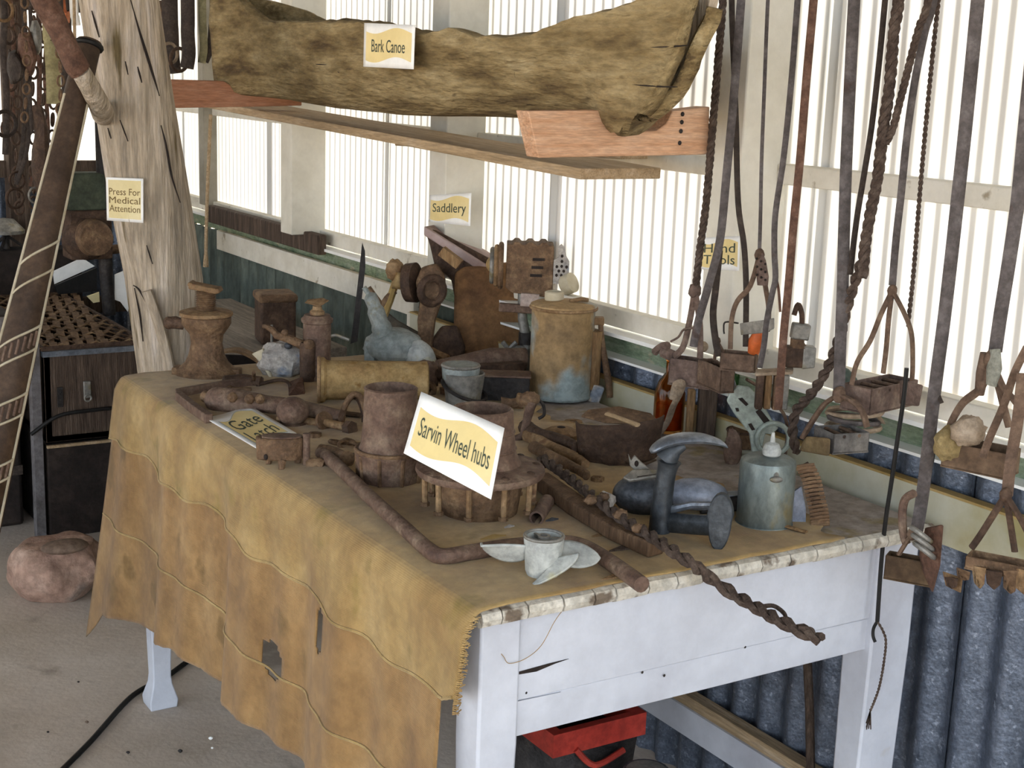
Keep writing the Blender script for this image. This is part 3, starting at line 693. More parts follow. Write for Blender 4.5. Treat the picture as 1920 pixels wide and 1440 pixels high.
# left dark case
Pl = T(40, 985, 0); zt = AY(30, 590, Pl.y).z
tk = thing('travel_trunk', 'tall dark travel trunk cut by the left edge of the picture', 'trunk', (Pl.x - .17, Pl.y + .25, 0))
MB().box((0, 0, zt / 2), (.36, .5, zt)).build('body', DARK, tk, bev=.012)
MB().box((0, -.005, zt - .03), (.37, .51, .05)).build('lid', mat('lid_grey', ['5d5858', '736d6c', '86807d'], 10), tk, bev=.01)
for z in (.18, .42): MB().box((0, -.252, z), (.36, .01, .03)).build('strap_band', LEATHER, tk)
# back box behind the grating
Pb_ = AY(40, 466, 5.26); PCZ = Pb_.z; tag(MB().box((Pb_.x - .05, 5.265, Pb_.z / 2), (.50, .13, Pb_.z)).build('packing_case', DARK, bev=.008), 'dark packing case standing behind the grating', 'case')
# album and papers lying beyond the grating
YA = T(150, 552, .59).y - .02; YPI = T(205, 590, .585).y
al = thing('photo_album', 'black open album with a bright white page on the grating', 'album', AY(150, 545, YA))
C = [AY(x, y, YA) for x, y in ((103, 510), (158, 484), (182, 500), (106, 534))]
MB().slab([p + Vector((0, .03, -.002)) for p in C], .003).build('page', PAPER, al, world=True)
C2 = [AY(x, y, YA - .02) for x, y in ((103, 536), (182, 502), (182, 546), (110, 552))]
MB().slab(C2, .015, (0, 1, 0)).build('cover', BLACKR, al, world=True)
Cp = [AY(x, y, YPI) for x, y in ((215, 515), (232, 508), (244, 560), (240, 585), (226, 566), (215, 562))]
tag(MB().slab(Cp, .004, (0, 1, 0)).build('photo_print', PAPER), 'curled white print leaning between dark post and tree trunk', 'print')
Cp = [AY(x, y, YPI + .1) for x, y in ((163, 556), (186, 548), (187, 566), (175, 568))]
tag(MB().slab(Cp, .003, (0, 1, .5)).build('photo_print', PAPERF), 'small pale blue grey print lying flat near the dark post foot', 'print')
# dark upright post behind the trunk
mv = thing('rusty_gearbox', 'dark rusty gearbox casting clamped on the pipe behind the trunk post', 'gearbox', AY(165, 500, YPI))
s = dep(mv.location) / F
MB().tube([AY(205, 590, YPI), AY(198, 500, YPI), AY(192, 250, YPI), AY(186, 60, YPI), AY(180, -200, YPI)], [.022, .023, .024, .025, .025], 12).build('stand_pipe', IROND, mv, world=True)
g = MB(s)
g.box((0, 0, 62), (78, 60, 90)).ball((-8, -20, 55), (44, 44, 40), rough=.1).build('casing', RUSTD, mv, bev=.006)
MB(s).lathe([(0, -30), (30, -30), (34, -10), (34, 10), (18, 22), (0, 22)], (-2, -44, 60), axis='y').build('cover_plate', RUST, mv)
MB(s).box((8, 10, 140), (86, 46, 70)).build('upper_casing', mat('machine_green', ['2f352c', '434a3c', '555c4a'], 12), mv, bev=.008)
MB(s).tube([(40, 0, 30), (62, 0, 32), (70, 0, 30)], 9, 10).build('shaft', RUST, mv)
for k in range(5): MB(s).ball((-30 + 12 * k, -52, 58 + 20 * math.sin(k * 1.3)), 4, nu=8, nv=6).build('bolt', RUST, mv)

# grey plank bench and rusty can at the far corner
P1, P2 = T(400, 578, .72), T(505, 655, .72)
bn = thing('plank_bench', 'grey plank bench behind the far end of the table', 'bench', (1.30, 3.95, 0))
MB().box((1.475, 3.95, .655), (.34, .9, .03)).build('plank', PLANKG, bn, world=True, bev=.003)
MB().box((1.475, 3.505, .615), (.34, .02, .05)).build('rail', GREEN, bn, world=True)
for x in (1.345, 1.605):
    for y in (3.55, 4.35): MB().box((x, y, .32), (.04, .04, .64)).build('leg', WOODD, bn, world=True)
P = T(516, 640, .67); s = dep(P) / F
cn_ = thing('rusty_tin', 'square rusty brown tin standing on the plank bench', 'tin', P, RZC + .35)
MB(s).box((0, 0, 42), (66, 70, 84)).build('body', RUSTD, cn_, bev=.008)
MB(s).box((0, 0, 86), (72, 76, 16)).build('lid', RUST, cn_, bev=.008)
P = T(455, 700, .68); s = dep(P) / F
mg = thing('mudguard', 'curved iron mudguard strip arching behind the rusty screw jack', 'mudguard', P, RZC)
MB(s).tube(smooth([(-46, 0, 38), (-20, 0, 44), (0, 0, 42), (25, 0, 30), (50, 0, 8), (60, 0, -2)], 8), 20, 4, flat=(.9, .10), up=(0, 0, 1)).build('guard', RUSTO, mg)
MB(s).box((-2, 14, 14), (88, 5, 36)).build('back_plate', DARK, mg)

# ================================================================== CARDS ON THE POSTS
card('post_card', 'faded yellow Saddlery card on the second wall post behind the mincer', 'sign', [AX(x, y, 1.676) for x, y in ((806, 366), (884, 362), (882, 424), (804, 416))], ['Saddlery'], ink=INK, th=.5, tw=.8)
card('post_card', 'yellow Hand Tools card on the nearest wall post behind the straps', 'sign', [AX(x, y, 1.676) for x, y in ((1316, 446), (1388, 443), (1386, 508), (1312, 505))], ['Hand', 'Tools'], ink=INK, th=.7, tw=.8)
# ================================================================== THINGS ON THE TABLE
# screw jack, far left corner
o, s = item('screw_jack', 'rusty bell based screw jack at the far left corner of the table', 'jack', 388, 704)
MB(s).lathe([(0, 0), (58, 0), (60, 10), (50, 17), (40, 26), (33, 42), (29, 62), (31, 78), (41, 92), (46, 100), (46, 112), (40, 117), (0, 117)], n=32, sy=.85).jit(.001, 30).build('body', RUST, o)
MB(s).box((44, 0, 8), (40, 30, 16)).box((-48, 0, 8), (30, 34, 16)).build('foot', RUST, o, bev=.004)
MB(s).lathe([(46, 114), (49, 115), (49, 121), (40, 124), (20, 126), (0, 126)]).build('collar', RUSTO, o)
sc = [(16, 124)]
for k in range(9): sc += [(19, 126 + 4 * k), (16, 128 + 4 * k)]
MB(s).lathe(sc + [(0, 160)], n=20).build('screw', RUST, o)
MB(s).box((-2, 0, 166), (54, 34, 11), (0, .16, 0)).box((-26, 0, 173), (9, 34, 8), (0, .5, 0)).box((24, 0, 163), (8, 34, 10), (0, -.4, 0)).build('head', RUSTO, o, bev=.003)
MB(s).tube([(-40, -4, 96), (-56, -6, 100), (-72, -8, 99)], [10, 12, 11], 10).ball((-68, -8, 99), (10, 10, 12)).build('lug', RUSTD, o)
# second jack
o, s = item('bottle_jack', 'taller dark cylinder jack with a lever standing behind the tan shell case', 'jack', 594, 712)
MB(s).lathe([(0, 0), (30, 0), (32, 8), (26, 12), (26, 108), (29, 110), (30, 116), (25, 120), (24, 124), (0, 124)], n=26).build('cylinder', RUSTP, o)
MB(s).lathe([(0, 122), (13, 122), (14, 130), (9, 134), (8, 140), (0, 140)], n=18).build('ram', RUSTO, o)
MB(s).slab([(-22, -8, 146), (6, -10, 140), (24, -8, 152), (10, 8, 154), (-18, 10, 150)], 6).build('head', RUSTO, o, bev=.002)
MB(s).tube([(-26, -20, 70), (-48, -22, 80), (-72, -22, 86), (-80, -20, 96), (-92, -18, 102), (-98, -18, 101)], [9, 8, 7, 6, 5, 4], 10).build('lever', RUST, o)
MB(s).lathe([(0, 0), (14, 0), (15, 70), (12, 76), (0, 78)], (-14, -26, 0), 14).build('pump_barrel', RUSTD, o)
MB(s).ball((-10, -36, 74), (10, 8, 10), rough=.2).build('pivot', RUST, o)
MB(s).ball((-56, -24, 92), (7, 7, 6)).build('lever_knob', RUST, o)
MB(s).tube(smooth([(26, 0, 84), (36, 0, 86), (48, 0, 82), (60, 0, 78)]), 3, 8).build('release_hook', ZINC, o)
# flaked pale casting
o, s = item('flaked_casting', 'flaked white and grey painted casting between the two rusty jacks', 'casting', 522, 706)
mb = MB(s).ball((6, 0, 32), (44, 32, 36), nu=26, nv=16, rough=.28, rs=2.2)
mb.jit(.002, 40).build('body', PALEC, o)
MB(s).slab([(-48, -14, 44), (-26, -20, 56), (-22, -20, 34), (-8, -18, -2), (-14, -18, -2), (-30, -18, 28)], 8).build('flange', CREAMP, o, bev=.002)
MB(s).ball((22, -22, 64), (8, 8, 7)).build('plug', IRON, o)
MB(s).tube([(-14, 10, 62), (-14, 10, 96)], 2.5, 6).build('rod', ZINC, o)
# bent iron angle at the left
tag(MB().tube([T(492, 714, .765), T(420, 722, .765), T(334, 737, .765), T(336, 743, .765), T(362, 764, .765), T(392, 785, .765)], .010, 4, flat=(.8, .9)).build('iron_bracket', RUSTP, bev=.002), 'bent square iron bar at the table\'s far left edge in front of the screw jack', 'bar')
# old drill tool
o = thing('fencing_tool', 'long rusty tool with a thick barrel lying behind the ball and stand', 'tool', T(520, 765))
P_ = [T(x, y, .775) for x, y in ((398, 748), (408, 750), (440, 753), (470, 754), (500, 757), (560, 765), (640, 780))]
MB().tube(P_, [.022, .027, .027, .020, .018, .016, .010], 16).jit(.002, 60).build('barrel', RUSTP, o, world=True)
MB().tube([T(384, 743, .775), T(400, 748, .775)], .012, 10).build('stem', RUST, o, world=True)
for x, y in ((436, 745), (468, 748), (487, 748)): MB().ball(T(x, y, .792), .010, rough=.2, nu=10, nv=8).build('knob', RUST, o, world=True)
tag(MB().tube([T(520, 786, .762), T(580, 791, .762), T(640, 800, .762)], .008, 8).build('iron_rod', RUSTO), 'thin rusty rod lying behind the iron ball', 'rod')
tag(MB().tube([T(540, 758, .762), T(590, 768, .762), T(680, 779, .762)], .009, 6, flat=(1.6, .4)).build('flat_bar', RUSTD), 'flat dark iron bar lying along the front of the shell case', 'bar')
tag(MB().tube(smooth([T(420, 716, .766), T(455, 712, .768), T(490, 716, .766)]), .012, 10).jit(.002, 50).build('iron_stub', RUSTD), 'short dark iron stub lying right of the screw jack foot', 'iron')
tag(MB().tube([T(476, 712, .775), T(476, 698, .80)], .004, 8).build('bolt', RUST), 'thin upright rusty bolt right of the screw jack foot', 'bolt')
tag(MB().slab([T(537, 718, .757), T(566, 706, .775), T(572, 742, .757), T(540, 744, .757)], .004).build('leather_scrap', LEATHERB), 'folded reddish scrap lying left of the shell case', 'scrap')
o, s = item('wire_clip', 'small dark wire clip lying under the flaked casting', 'clip', 520, 728)
MB(s).tube(smooth([(-40, 0, 4), (-20, 4, 10), (6, 0, 16), (22, 0, 10), (30, -4, -8), (44, -10, -16)]), 3.4, 8).build('wire', RUSTD, o)
# shell case lying on its side
A_, B_ = T(612, 740, .805), T(800, 722, .805); A_ = T(598, 712, .803); B_ = T(800, 713, .803)
o = thing('shell_case', 'big tan rusty shell case lying on its side behind the wheel hubs', 'case', T(700, 745))
ax = (B_ - A_).normalized(); R_ = 37 * dep(A_) / F; L_ = (B_ - A_).length
rt = ax.to_track_quat('Z', 'Y').to_euler()
MB().lathe([(R_ * 1.12, 0), (R_ * 1.15, .004), (R_ * 1.15, .010), (R_, .016), (R_ * .97, L_), (R_ * .8, L_ + .003), (R_ * .8, L_ - .002), (R_ * .88, .02), (R_ * .95, 0), (R_ * 1.12, 0)], A_, 34, rot=rt).build('tube', RUSTT, o, world=True)
MB().ring(A_, R_ * 1.12, .004, 34, 8, rot=rt).build('rim', RUSTO, o, world=True)
# universal joint at its right end
o, s = item('drive_joint', 'rusty knuckle joint with a bent shaft at the right end of the shell case', 'joint', 800, 738)
MB(s).ball((-2, 0, 34), (26, 22, 30), rough=.22).build('knuckle', RUSTP, o)
MB(s).ring((0, -18, 12), 14, 6, 18, 8, 'y').build('ring', RUST, o)
MB(s).tube(smooth([(14, 0, 42), (40, -4, 32), (62, -10, 6), (84, -30, -16)]), [13, 15, 14, 10], 12).jit(.002, 50).build('shaft', RUSTD, o)
MB(s).tube([(30, -10, 16), (34, -14, -12)], 6, 8).build('cotter', RUSTO, o)
# enamel tin with band
o, s = item('tin_mug', 'small grey green enamel tin with an iron hoop behind the sign card', 'mug', 868, 758)
MB(s).lathe([(0, 2), (32, 2), (40, 60), (38, 62), (36, 60), (30, 6), (0, 6)], (0, 0, 0)).build('body', ZINC, o)
MB(s).lathe([(0, 50), (34, 50), (36, 72), (34, 76), (0, 76)], (-6, 0, 0)).build('lid', TEAL, o)
MB(s).ring((2, -6, 30), 44, 3.4, 26, 8, rot=(.15, .35, 0)).build('hoop', IROND, o)
MB(s).ring((-6, 0, 74), 34, 3.5, 26, 6).build('bead', ZINC, o)
# black box right of it
o, s = item('steel_box', 'low black steel box behind the wheel hubs beside the tall can', 'box', 944, 752)
MB(s).box((0, 14, 24), (96, 50, 48)).build('body', IROND, o, bev=.003)
MB(s).box((0, 14, 49), (100, 54, 4)).build('lid', RUSTP, o, bev=.001)
tag(MB().tube(smooth([T(905, 712, .80), T(930, 716, .79), T(945, 728, .785)]), .0022, 6).build('wire', IROND), 'thin dark wire curling in front of the black steel box', 'wire')
# sign card lying flat
card('table_card', 'white and yellow Gate Latch card lying flat at the table edge under the iron stand', 'sign', [T(x, y, .7585) for x, y in ((384, 784), (468, 759), (590, 800), (500, 850))][:0] or [T(384, 783, .762), T(466, 759, .768), T(556, 812, .762), T(498, 850, .759)], ['Gate', 'Latch'], th=.62, tw=.66, bend=-.003, band=(.10, .90, .14, .86))
# iron ball behind stand
o, s = item('iron_ball', 'dull round iron ball behind the iron stand and flat card', 'ball', 549, 797)
MB(s).ball((0, 0, 27), (31, 31, 27), nu=28, nv=18).build('ball', RUSTP, o)
MB(s).ring((0, 0, 3), 22, 4, 20, 6).build('seat_ring', RUSTD, o)
# iron stand
o, s = item('iron_stand', 'rusty half round iron stand on stub legs in front of the iron ball', 'stand', 536, 874)
hp = [(-52, -14), (-56, 6), (-40, 22), (-10, 26), (24, 22), (32, 12), (30, -2), (18, -14), (-10, -20), (-34, -20)]
MB(s).add([(x, y, 14) for x, y in hp] + [(x * 1.03, y * 1.03, 56) for x, y in hp], [(i, (i + 1) % 10, 10 + (i + 1) % 10, 10 + i) for i in range(10)] + [tuple(range(9, -1, -1)), tuple(range(10, 20))]).build('block', RUST, o, bev=.003)
MB(s).slab([(x * .86 + 2, y * .86, 56) for x, y in hp], 3, (0, 0, 1)).build('top_plate', RUSTP, o, bev=.001)
MB(s).tube([(38, 2, 0), (38, 2, 64)], 7, 10).build('post', RUSTP, o)
MB(s).tube([(40, 2, 4), (62, 0, 8), (72, -2, 6)], [12, 11, 9], 10).build('arm', RUST, o)
for x, y in ((-4, -28), (-34, 6), (20, 10)): MB(s).tube([(x, y + 10, 14), (x, y, 0)], [8, 5], 8).build('leg', RUST, o)
MB(s).ball((-34, -21, 22), (4, 2, 6), nu=8, nv=6).build('hole', DARK, o)
# shackle, bolts, links
o, s = item('horse_shackle', 'rusty bow shackle standing left of the first wheel hub', 'shackle', 664, 796)
MB(s).tube(smooth([(-24, 0, 2), (-18, 0, 34), (-4, 0, 56), (10, 2, 54), (20, 4, 28), (24, 4, 2)]), 6, 10).build('bow', RUST, o)
MB(s).tube(smooth([(-4, 10, 52), (6, 14, 46), (16, 12, 20), (18, 8, 0)]), 5, 8).build('strap', RUSTD, o)
o, s = item('large_bolt', 'rusty bolt with a round washer left of the first wheel hub', 'bolt', 622, 806)
MB(s).tube([(-12, 0, 14), (34, -20, 10)], 8, 10).build('shank', RUSTO, o)
MB(s).lathe([(0, -3), (19, -3), (19, 3), (0, 3)], (-14, 0, 16), 18, rot=(.3, 1.2, -.4)).build('washer', RUST, o)
MB(s).lathe([(0, -8), (14, -8), (14, 8), (0, 8)], (36, -22, 10), 6, rot=(.3, 1.4, -.4)).build('nut', RUSTD, o)
o, s = item('iron_links', 'small heap of rusty iron links in front of the large bolt', 'links', 640, 836)
for k, (x, y, z, a) in enumerate([(-8, 0, 6, .2), (14, 4, 8, 1.2), (26, -8, 6, 2.0), (8, -14, 5, .8)]): MB(s).ring((x, y, z), 14, 4, 16, 6, rot=(.3 * k, .2, a), sy=.6).build('link', RUST, o)
# wheel hubs
o, s = item('wheel_hub', 'tall brown cast iron wheel hub, left of the sign card', 'hub', 730, 901, group='wheel hubs on the table')
HB = RUSTP
MB(s).lathe([(0, 2), (50, 0), (58, 4), (63, 50), (66, 58), (64, 62), (58, 64), (54, 74), (51, 110), (49, 172), (50, 178), (46, 180), (43, 176), (45, 110), (48, 60), (44, 8), (0, 6)], n=40).build('barrel', HB, o)
for k in range(9):
    q = 2 * PI * k / 9 + .3; MB(s).tube([(59 * math.cos(q), 59 * math.sin(q), 4), (63 * math.cos(q), 63 * math.sin(q), 56)], 4, 8).build('bolt', RUST, o)
MB(s).ring((0, 0, 61), 63, 4, 40, 8).build('flange', RUST, o)
o, s = item('wheel_hub', 'flanged rusty wheel hub with hanging bolts, behind the sign card', 'hub', 898, 962, group='wheel hubs on the table')
MB(s).lathe([(0, 0), (66, 0), (72, 6), (82, 74), (76, 78), (60, 80), (40, 80), (40, 40), (0, 36)], n=44).build('drum', RUST, o)
MB(s).lathe([(58, 78), (118, 78), (121, 84), (120, 91), (108, 95), (76, 100), (66, 120), (62, 150), (58, 200), (54, 203), (50, 199), (53, 140), (54, 90), (58, 78)], n=48, sy=1).build('flange', RUSTP, o)
for z, r in ((128, 65), (160, 61)): MB(s).ring((0, 0, z), r, 2.2, 44, 6).build('rib', RUSTP, o)
for k in range(10):
    q = 2 * PI * k / 10 + .15; c, d = math.cos(q), math.sin(q)
    b_ = MB(s).tube([(104 * c, 104 * d, 92), (102 * c, 102 * d, 20)], 5.5, 8).build('bolt', RUSTO, o)
    MB(s).lathe([(0, 0), (9, 0), (9, 7), (0, 7)], (102 * c, 102 * d, 16), 6).build('nut', RUST, b_)
    MB(s).ball((104 * c, 104 * d, 94), (9, 9, 4), nu=10, nv=6).build('head', RUSTD, b_)
card('hub_sign', 'big Sarvin Wheel hubs card leaning on the flanged wheel hub', 'sign', [AD(x, y, d) for x, y, d in ((790, 735, 2.03), (946, 803, 1.985), (921, 937, 1.945), (757, 850, 1.99))], ['Sarvin Wheel hubs'], th=.36, tw=.82, band=(.035, .965, .20, .82))
# pipe stub & debris
o = thing('pipe_stub', 'short dark iron pipe stub lying right of the flanged hub', 'pipe', T(1012, 975))
A_, B_ = T(1006, 972, .766), T(1026, 940, .766); R_ = .0115; rt = (B_ - A_).to_track_quat('Z', 'Y').to_euler(); L_ = (B_ - A_).length
MB().lathe([(R_, 0), (R_, L_), (R_ * .72, L_), (R_ * .72, 0), (R_, 0)], A_, 20, rot=rt).build('tube', RUSTP, o, world=True)
for (x, y, l, m, lb) in ((925, 1010, .022, BOARDE, 'yellow wood chip on the table left of the propeller'), (955, 990, .009, PALEC, 'pale flake beside the flanged hub'), (1130, 1005, .02, WOODB, 'brown wood splinter near the spiked bar, the upper one'), (1172, 1030, .028, WOODD, 'dark wood splinter near the spiked bar, the lower one'), (1035, 977, .012, IRON, 'grey flake right of the pipe stub'), (1150, 1085, .02, WOODB, 'brown splinter by the table edge near the crank handle end')):
    P = T(x, y, .7575); a = random.uniform(-.5, .5)
    tag(MB().slab([P + Vector((-l, .0, 0)), P + Vector((0, -l * .2, 0)), P + Vector((l, 0, 0)), P + Vector((.1 * l, l * .25, .002))], .003, (0, 0, 1)).build('splinter', m), lb, 'splinter')
# crank handle
tag(MB().tube(smooth([T(x, y, .768) for x, y in ((602, 848), (640, 880), (700, 938), (760, 992), (805, 1032), (832, 1043), (880, 1036), (960, 1024), (1050, 1018), (1090, 1024), (1130, 1045), (1170, 1072), (1203, 1096))], 5), .0115, 12).build('crank_handle', RUSTP), 'long rusty crank handle with two bends lying along the front of the table', 'crank')
tag(MB().tube(smooth([T(x, y, .770) for x, y in ((600, 845), (625, 850), (650, 862))], 4), [.012] * 8 + [.016], 10).build('iron_spike', RUST), 'stubby rusty spike at the far end of the crank handle', 'spike')
# propeller
o, s = item('boat_propeller', 'pale grey green boat propeller standing near the front table edge', 'propeller', 1017, 1080)
MB(s).lathe([(0, 0), (28, 0), (33, 12), (38, 76), (37, 80), (33, 78), (31, 52), (0, 50)], n=30).build('hub', TEALW, o)
MB(s).ring((0, 0, 79), 36, 3.6, 30, 8).build('rim', ZINC, o)
MB(s).lathe([(0, 50), (12, 50), (12, 80), (7, 80), (7, 74), (0, 74)], n=16).build('bore', ZINC, o)
for k in range(3): MB(s).box((24 * math.cos(2.1 * k), 24 * math.sin(2.1 * k), 72), (26, 5, 8), (0, 0, 2.1 * k)).build('spoke', ZINC, o)
def blade(fn, name='blade'):
    MB(s).grid(fn, 14, 10).build(name, TEALW, o, solid=.003)
def bw(u, a, b): return a * (math.sin(min(1, .26 + .74 * u) * PI) ** .6 if u < .999 else .02) + b * 0
def bl1(u, v):      # left blade, seen edge on with its lower face turned away
    wd = bw(u, 46, 0); return Vector((-33 - 84 * u, -4 + 22 * (v - .5), 64 - 4 * u * u - v * wd * .9 + 8 * u * (1 - u)))
def bl2(u, v):      # right blade, broad and rounded
    wd = bw(u, 60, 0); return Vector((30 + 78 * u, 12 + (v - .5) * wd * .9, 44 - 10 * u + (v - .5) * wd * .55))
def bl3(u, v):      # near blade sweeping down to the cloth
    wd = bw(u, 58, 0); c = Vector((44 - 20 * u - 44 * u * u, -22 - 40 * u, 50 - 48 * u))
    return c + Vector((.85, -.1, .28)) * ((v - .5) * wd)
for fn in (bl1, bl2, bl3): blade(fn)
# timber bar and twisted iron rod
o = thing('wooden_bar', 'flat brown wooden bar lying under the twisted iron rod', 'bar', T(1125, 965))
MB().tube([T(1012, 898, .772), T(1080, 948, .772), T(1160, 998, .772), T(1232, 1028, .772)], .015, 4, flat=(1.0, .75), up=(0, 0, 1)).jit(.002, 40).build('bar', mat('bar_brown', ['4f3c2c', '6a523d', '83694f'], 10, .85, .25, stretch=(6, 6, 1)), o, world=True, bev=.003)
o = thing('twisted_rod', 'long twisted iron rod with wire wrapped on it, sticking out over the near table edge', 'rod', T(1260, 1040, .76))
tipA = AY(1538, 1199, 1.22)
rp = [T(1015, 858, .79), T(1060, 890, .788), T(1110, 930, .79), T(1160, 968, .79), T(1220, 1005, .79), T(1290, 1052, .785), AY(1350, 1098, 1.41), AY(1420, 1140, 1.34), AY(1470, 1168, 1.28), tipA]
braid(MB(), rp, .0095, 2, .06).jit(.0012, 60).build('rod', ROPE, o, world=True)
for px, py, r in ((1108, 938, .014), (1132, 932, .012), (1165, 965, .015), (1196, 990, .012)):
    MB().ball(T(px, py, .795), (r * .8, r * .6, r * .6), rough=.4, nu=10, nv=8).build('barb', RUST, o, world=True)
MB().tube(smooth([AY(1425, 1138, 1.335), AY(1450, 1136, 1.33), AY(1470, 1150, 1.31), AY(1475, 1166, 1.29)]), .003, 6).build('wire_wrap', ROPE, o, world=True)
MB().tube(smooth([AY(1498, 1176, 1.25), AY(1522, 1180, 1.235), AY(1526, 1192, 1.23)]), .0025, 6).build('wire_wrap', ROPE, o, world=True)
MB().tube([T(1128, 928, .785), T(1142, 938, .780), T(1140, 955, .775)], [.008, .012, .004], 8).build('bone_clip', PALEC, o, world=True)
# tools heap behind the rod
for k, (pts, r, m, nm, lb) in enumerate([
    ([(990, 816), (1030, 838), (1075, 856), (1098, 870)], .0115, RUSTO, 'iron_hook', 'tan rusty iron hook lying in front of the small capped spool'),
    ([(1000, 838), (1045, 862), (1090, 884), (1100, 893)], .010, RUST, 'iron_pin', 'rusty iron pin lying second in front of the capped spool'),
    ([(985, 800), (1010, 815), (1060, 828), (1080, 838)], .013, RUSTD, 'iron_spike', 'dark iron spike lying right behind the tan iron hook'),
    ([(1000, 880), (1024, 868), (1040, 880)], .009, RUSTP, 'iron_clip', 'small purple rusty clip between wheel hub and rod')]):
    P_ = smooth([T(x, y, .768 + .004 * k) for x, y in pts], 4); m_ = len(P_)
    tag(MB().tube(P_, [r * (1.15 - .5 * i / m_) for i in range(m_)], 10).jit(.002, 70).build(nm, m), lb, 'tool')
o, s = item('capped_spool', 'round rusty spool with a capped hole in front of the tall can', 'spool', 1051, 832)
MB(s).lathe([(0, 0), (24, 0), (26, 10), (36, 14), (37, 22), (22, 30), (8, 32), (8, 26), (0, 26)], n=26).build('body', RUSTO, o)
MB(s).ball((0, 0, 31), (9, 9, 3), nu=12, nv=6).build('hole', DARK, o)
# hammer head and pliers
o, s = item('pipe_wrench', 'rusty wrench standing up in front of the black steel box', 'wrench', 988, 828)
MB(s).tube([(-24, 0, 2), (-8, 0, 12), (-2, 0, 40), (6, 0, 78)], [8, 7, 8, 11], 10).build('handle', RUSTP, o)
MB(s).ball((2, 0, 82), (20, 11, 14), rough=.25).build('jaw', RUST, o)
MB(s).tube(smooth([(16, 4, 84), (28, 4, 70), (30, 4, 52), (20, 4, 44)]), 3, 8).build('wire_hook', IROND, o)
o, s = item('hammer_head', 'small rusty hammer head lying left of the upright wrench', 'hammer', 966, 772)
MB(s).tube([(-26, 0, 14), (-8, 0, 16), (14, 0, 18)], [14, 9, 12], 12).build('head', RUST, o)
MB(s).tube([(4, -4, 16), (8, -8, 36)], 6, 8).build('peen', RUSTO, o)
# tall can
o, s = item('tall_can', 'tall rusty can with pale blue paint left on it, highest can on the table', 'can', 1050, 742)
mtc = mat('can_rust_blue', ['7f6a4e', 'a3875f', 'b19a78'], 9, .8, .2, .1, spots=('93a0a0', .5, 6))
MB(s).lathe([(0, 0), (59, 0), (61, 4), (59, 8), (59, 164), (62, 168), (61, 174), (54, 177), (0, 182)], n=40).build('body', mtc, o)
MB(s).ring((0, 0, 168), 61, 3.2, 40, 8).build('seam_ring', RUSTO, o)
MB(s).lathe([(0, 178), (17, 178), (18, 182), (18, 194), (14, 196), (12, 186), (0, 186)], (-18, 10, 0), 20).build('filler_neck', CREAMP, o)
MB(s).tube([(10, -10, 181), (30, -6, 185), (44, 0, 183)], 4, 8).build('top_clip', RUSTO, o)
h_ = MB(s).tube([(60, -10, 18), (62, -12, 128)], [15, 15], 14, flat=(1, .8)).build('wooden_grip', WOODB, o)
MB(s).tube([(68, -12, 150), (70, -12, 128), (76, -14, 90), (88, -16, 36), (92, -16, 4)], [5, 5, 6, 7, 6], 10).build('grip_strap', RUST, o)
MB(s).box((58, -6, 146), (34, 22, 14)).build('bracket', RUSTO, o, bev=.002)
MB(s).box((66, -18, 10), (22, 16, 34), (0, .3, 0)).build('latch', PALEC, o, bev=.003)
# slotted machine head on its stem, behind the can
o = thing('slotted_mincer', 'rusty slotted machine head with perforated end, mounted on a stem behind the tall can', 'machine', T(975, 700))
o.rotation_euler = (0, 0, RZC); s = dep(T(975, 640, .9)) / F * 1.14
o.location = T(972, 690)
oz = 0
sl = []
W0, W1, H0, H1 = -30, 58, 150, 240
out = [(W0, H0 + 10), (W0 + 12, H0), (W1, H0 - 8), (W1, H1 - 2)]
for k in range(7): x = W1 - (W1 - W0) * (k + .5) / 7; out += [(x + 4, H1 + (5 if k % 2 else 0)), (x - 4, H1 + (5 if k % 2 else 0))]
out += [(W0, H1)]
MB(s).prism(out, 70).build('housing', RUST, o, bev=.003)
for k in range(3): MB(s).box((30 - k * 2, -36, 214 - 15 * k), (22, 4, 5)).build('slot', DARK, o)
for k in range(3): MB(s).ring((-40 - 8 * k, -4, 196), 40 - 5 * k, 5, 30, 8, 'x').build('ring', [RUST, RUSTO, ZINC][k], o)
MB(s).ball((-54, -6, 198), (14, 18, 16)).build('boss', RUSTT, o)
pe = MB(s).prism([(-13, -30), (16, -30), (16, 12), (10, 22), (6, 38), (0, 44), (-6, 38), (-4, 20), (-13, 14)], 6, Matrix.Translation((71, -34, 200))).build('end_plate', PALEC, o)
for k, (x, z) in enumerate([(-7, -14), (2, -14), (11, -14), (-3, -6), (6, -6), (-7, 2), (2, 3), (11, 2), (2, 12), (2, 22)]): MB(s).ball((71 + x, -37.6, 200 + z), (2.6, 1.2, 3), nu=8, nv=6).build('hole', DARK, pe)
MB(s).lathe([(0, 0), (15, 0), (19, 4), (19, 22), (0, 24)], (78, -34, 166), 24, rot=(0, 1.15, -.6)).build('knob', CREAMP, o)
MB(s).tube([(82, -36, 158), (82, -36, 132)], 3, 8).build('knob_pin', CREAMP, o)
MB(s).box((16, -38, 138), (34, 10, 24), (0, .04, 0)).build('label_plate', mat('plate_pink', ['a39087', 'b5a39a', 'c4b5ac'], 20), o, bev=.001)
MB(s).box((-2, -30, 120), (78, 16, 16), (0, .04, 0)).build('clamp_bar', RUSTP, o, bev=.003)
MB(s).tube([(2, -20, 160), (4, -22, 100), (14, -24, 55), (22, -24, 0)], [9, 9, 10, 10], 12).build('stem', ZINC, o)
MB(s).lathe([(0, 0), (15, 0), (15, 22), (0, 22)], (13, -24, 52), 16).build('stem_collar', IROND, o)
tp = MB(s).tube([(12, -26, 44), (-14, -30, 42)], 7, 10).build('tap', ZINC, o)
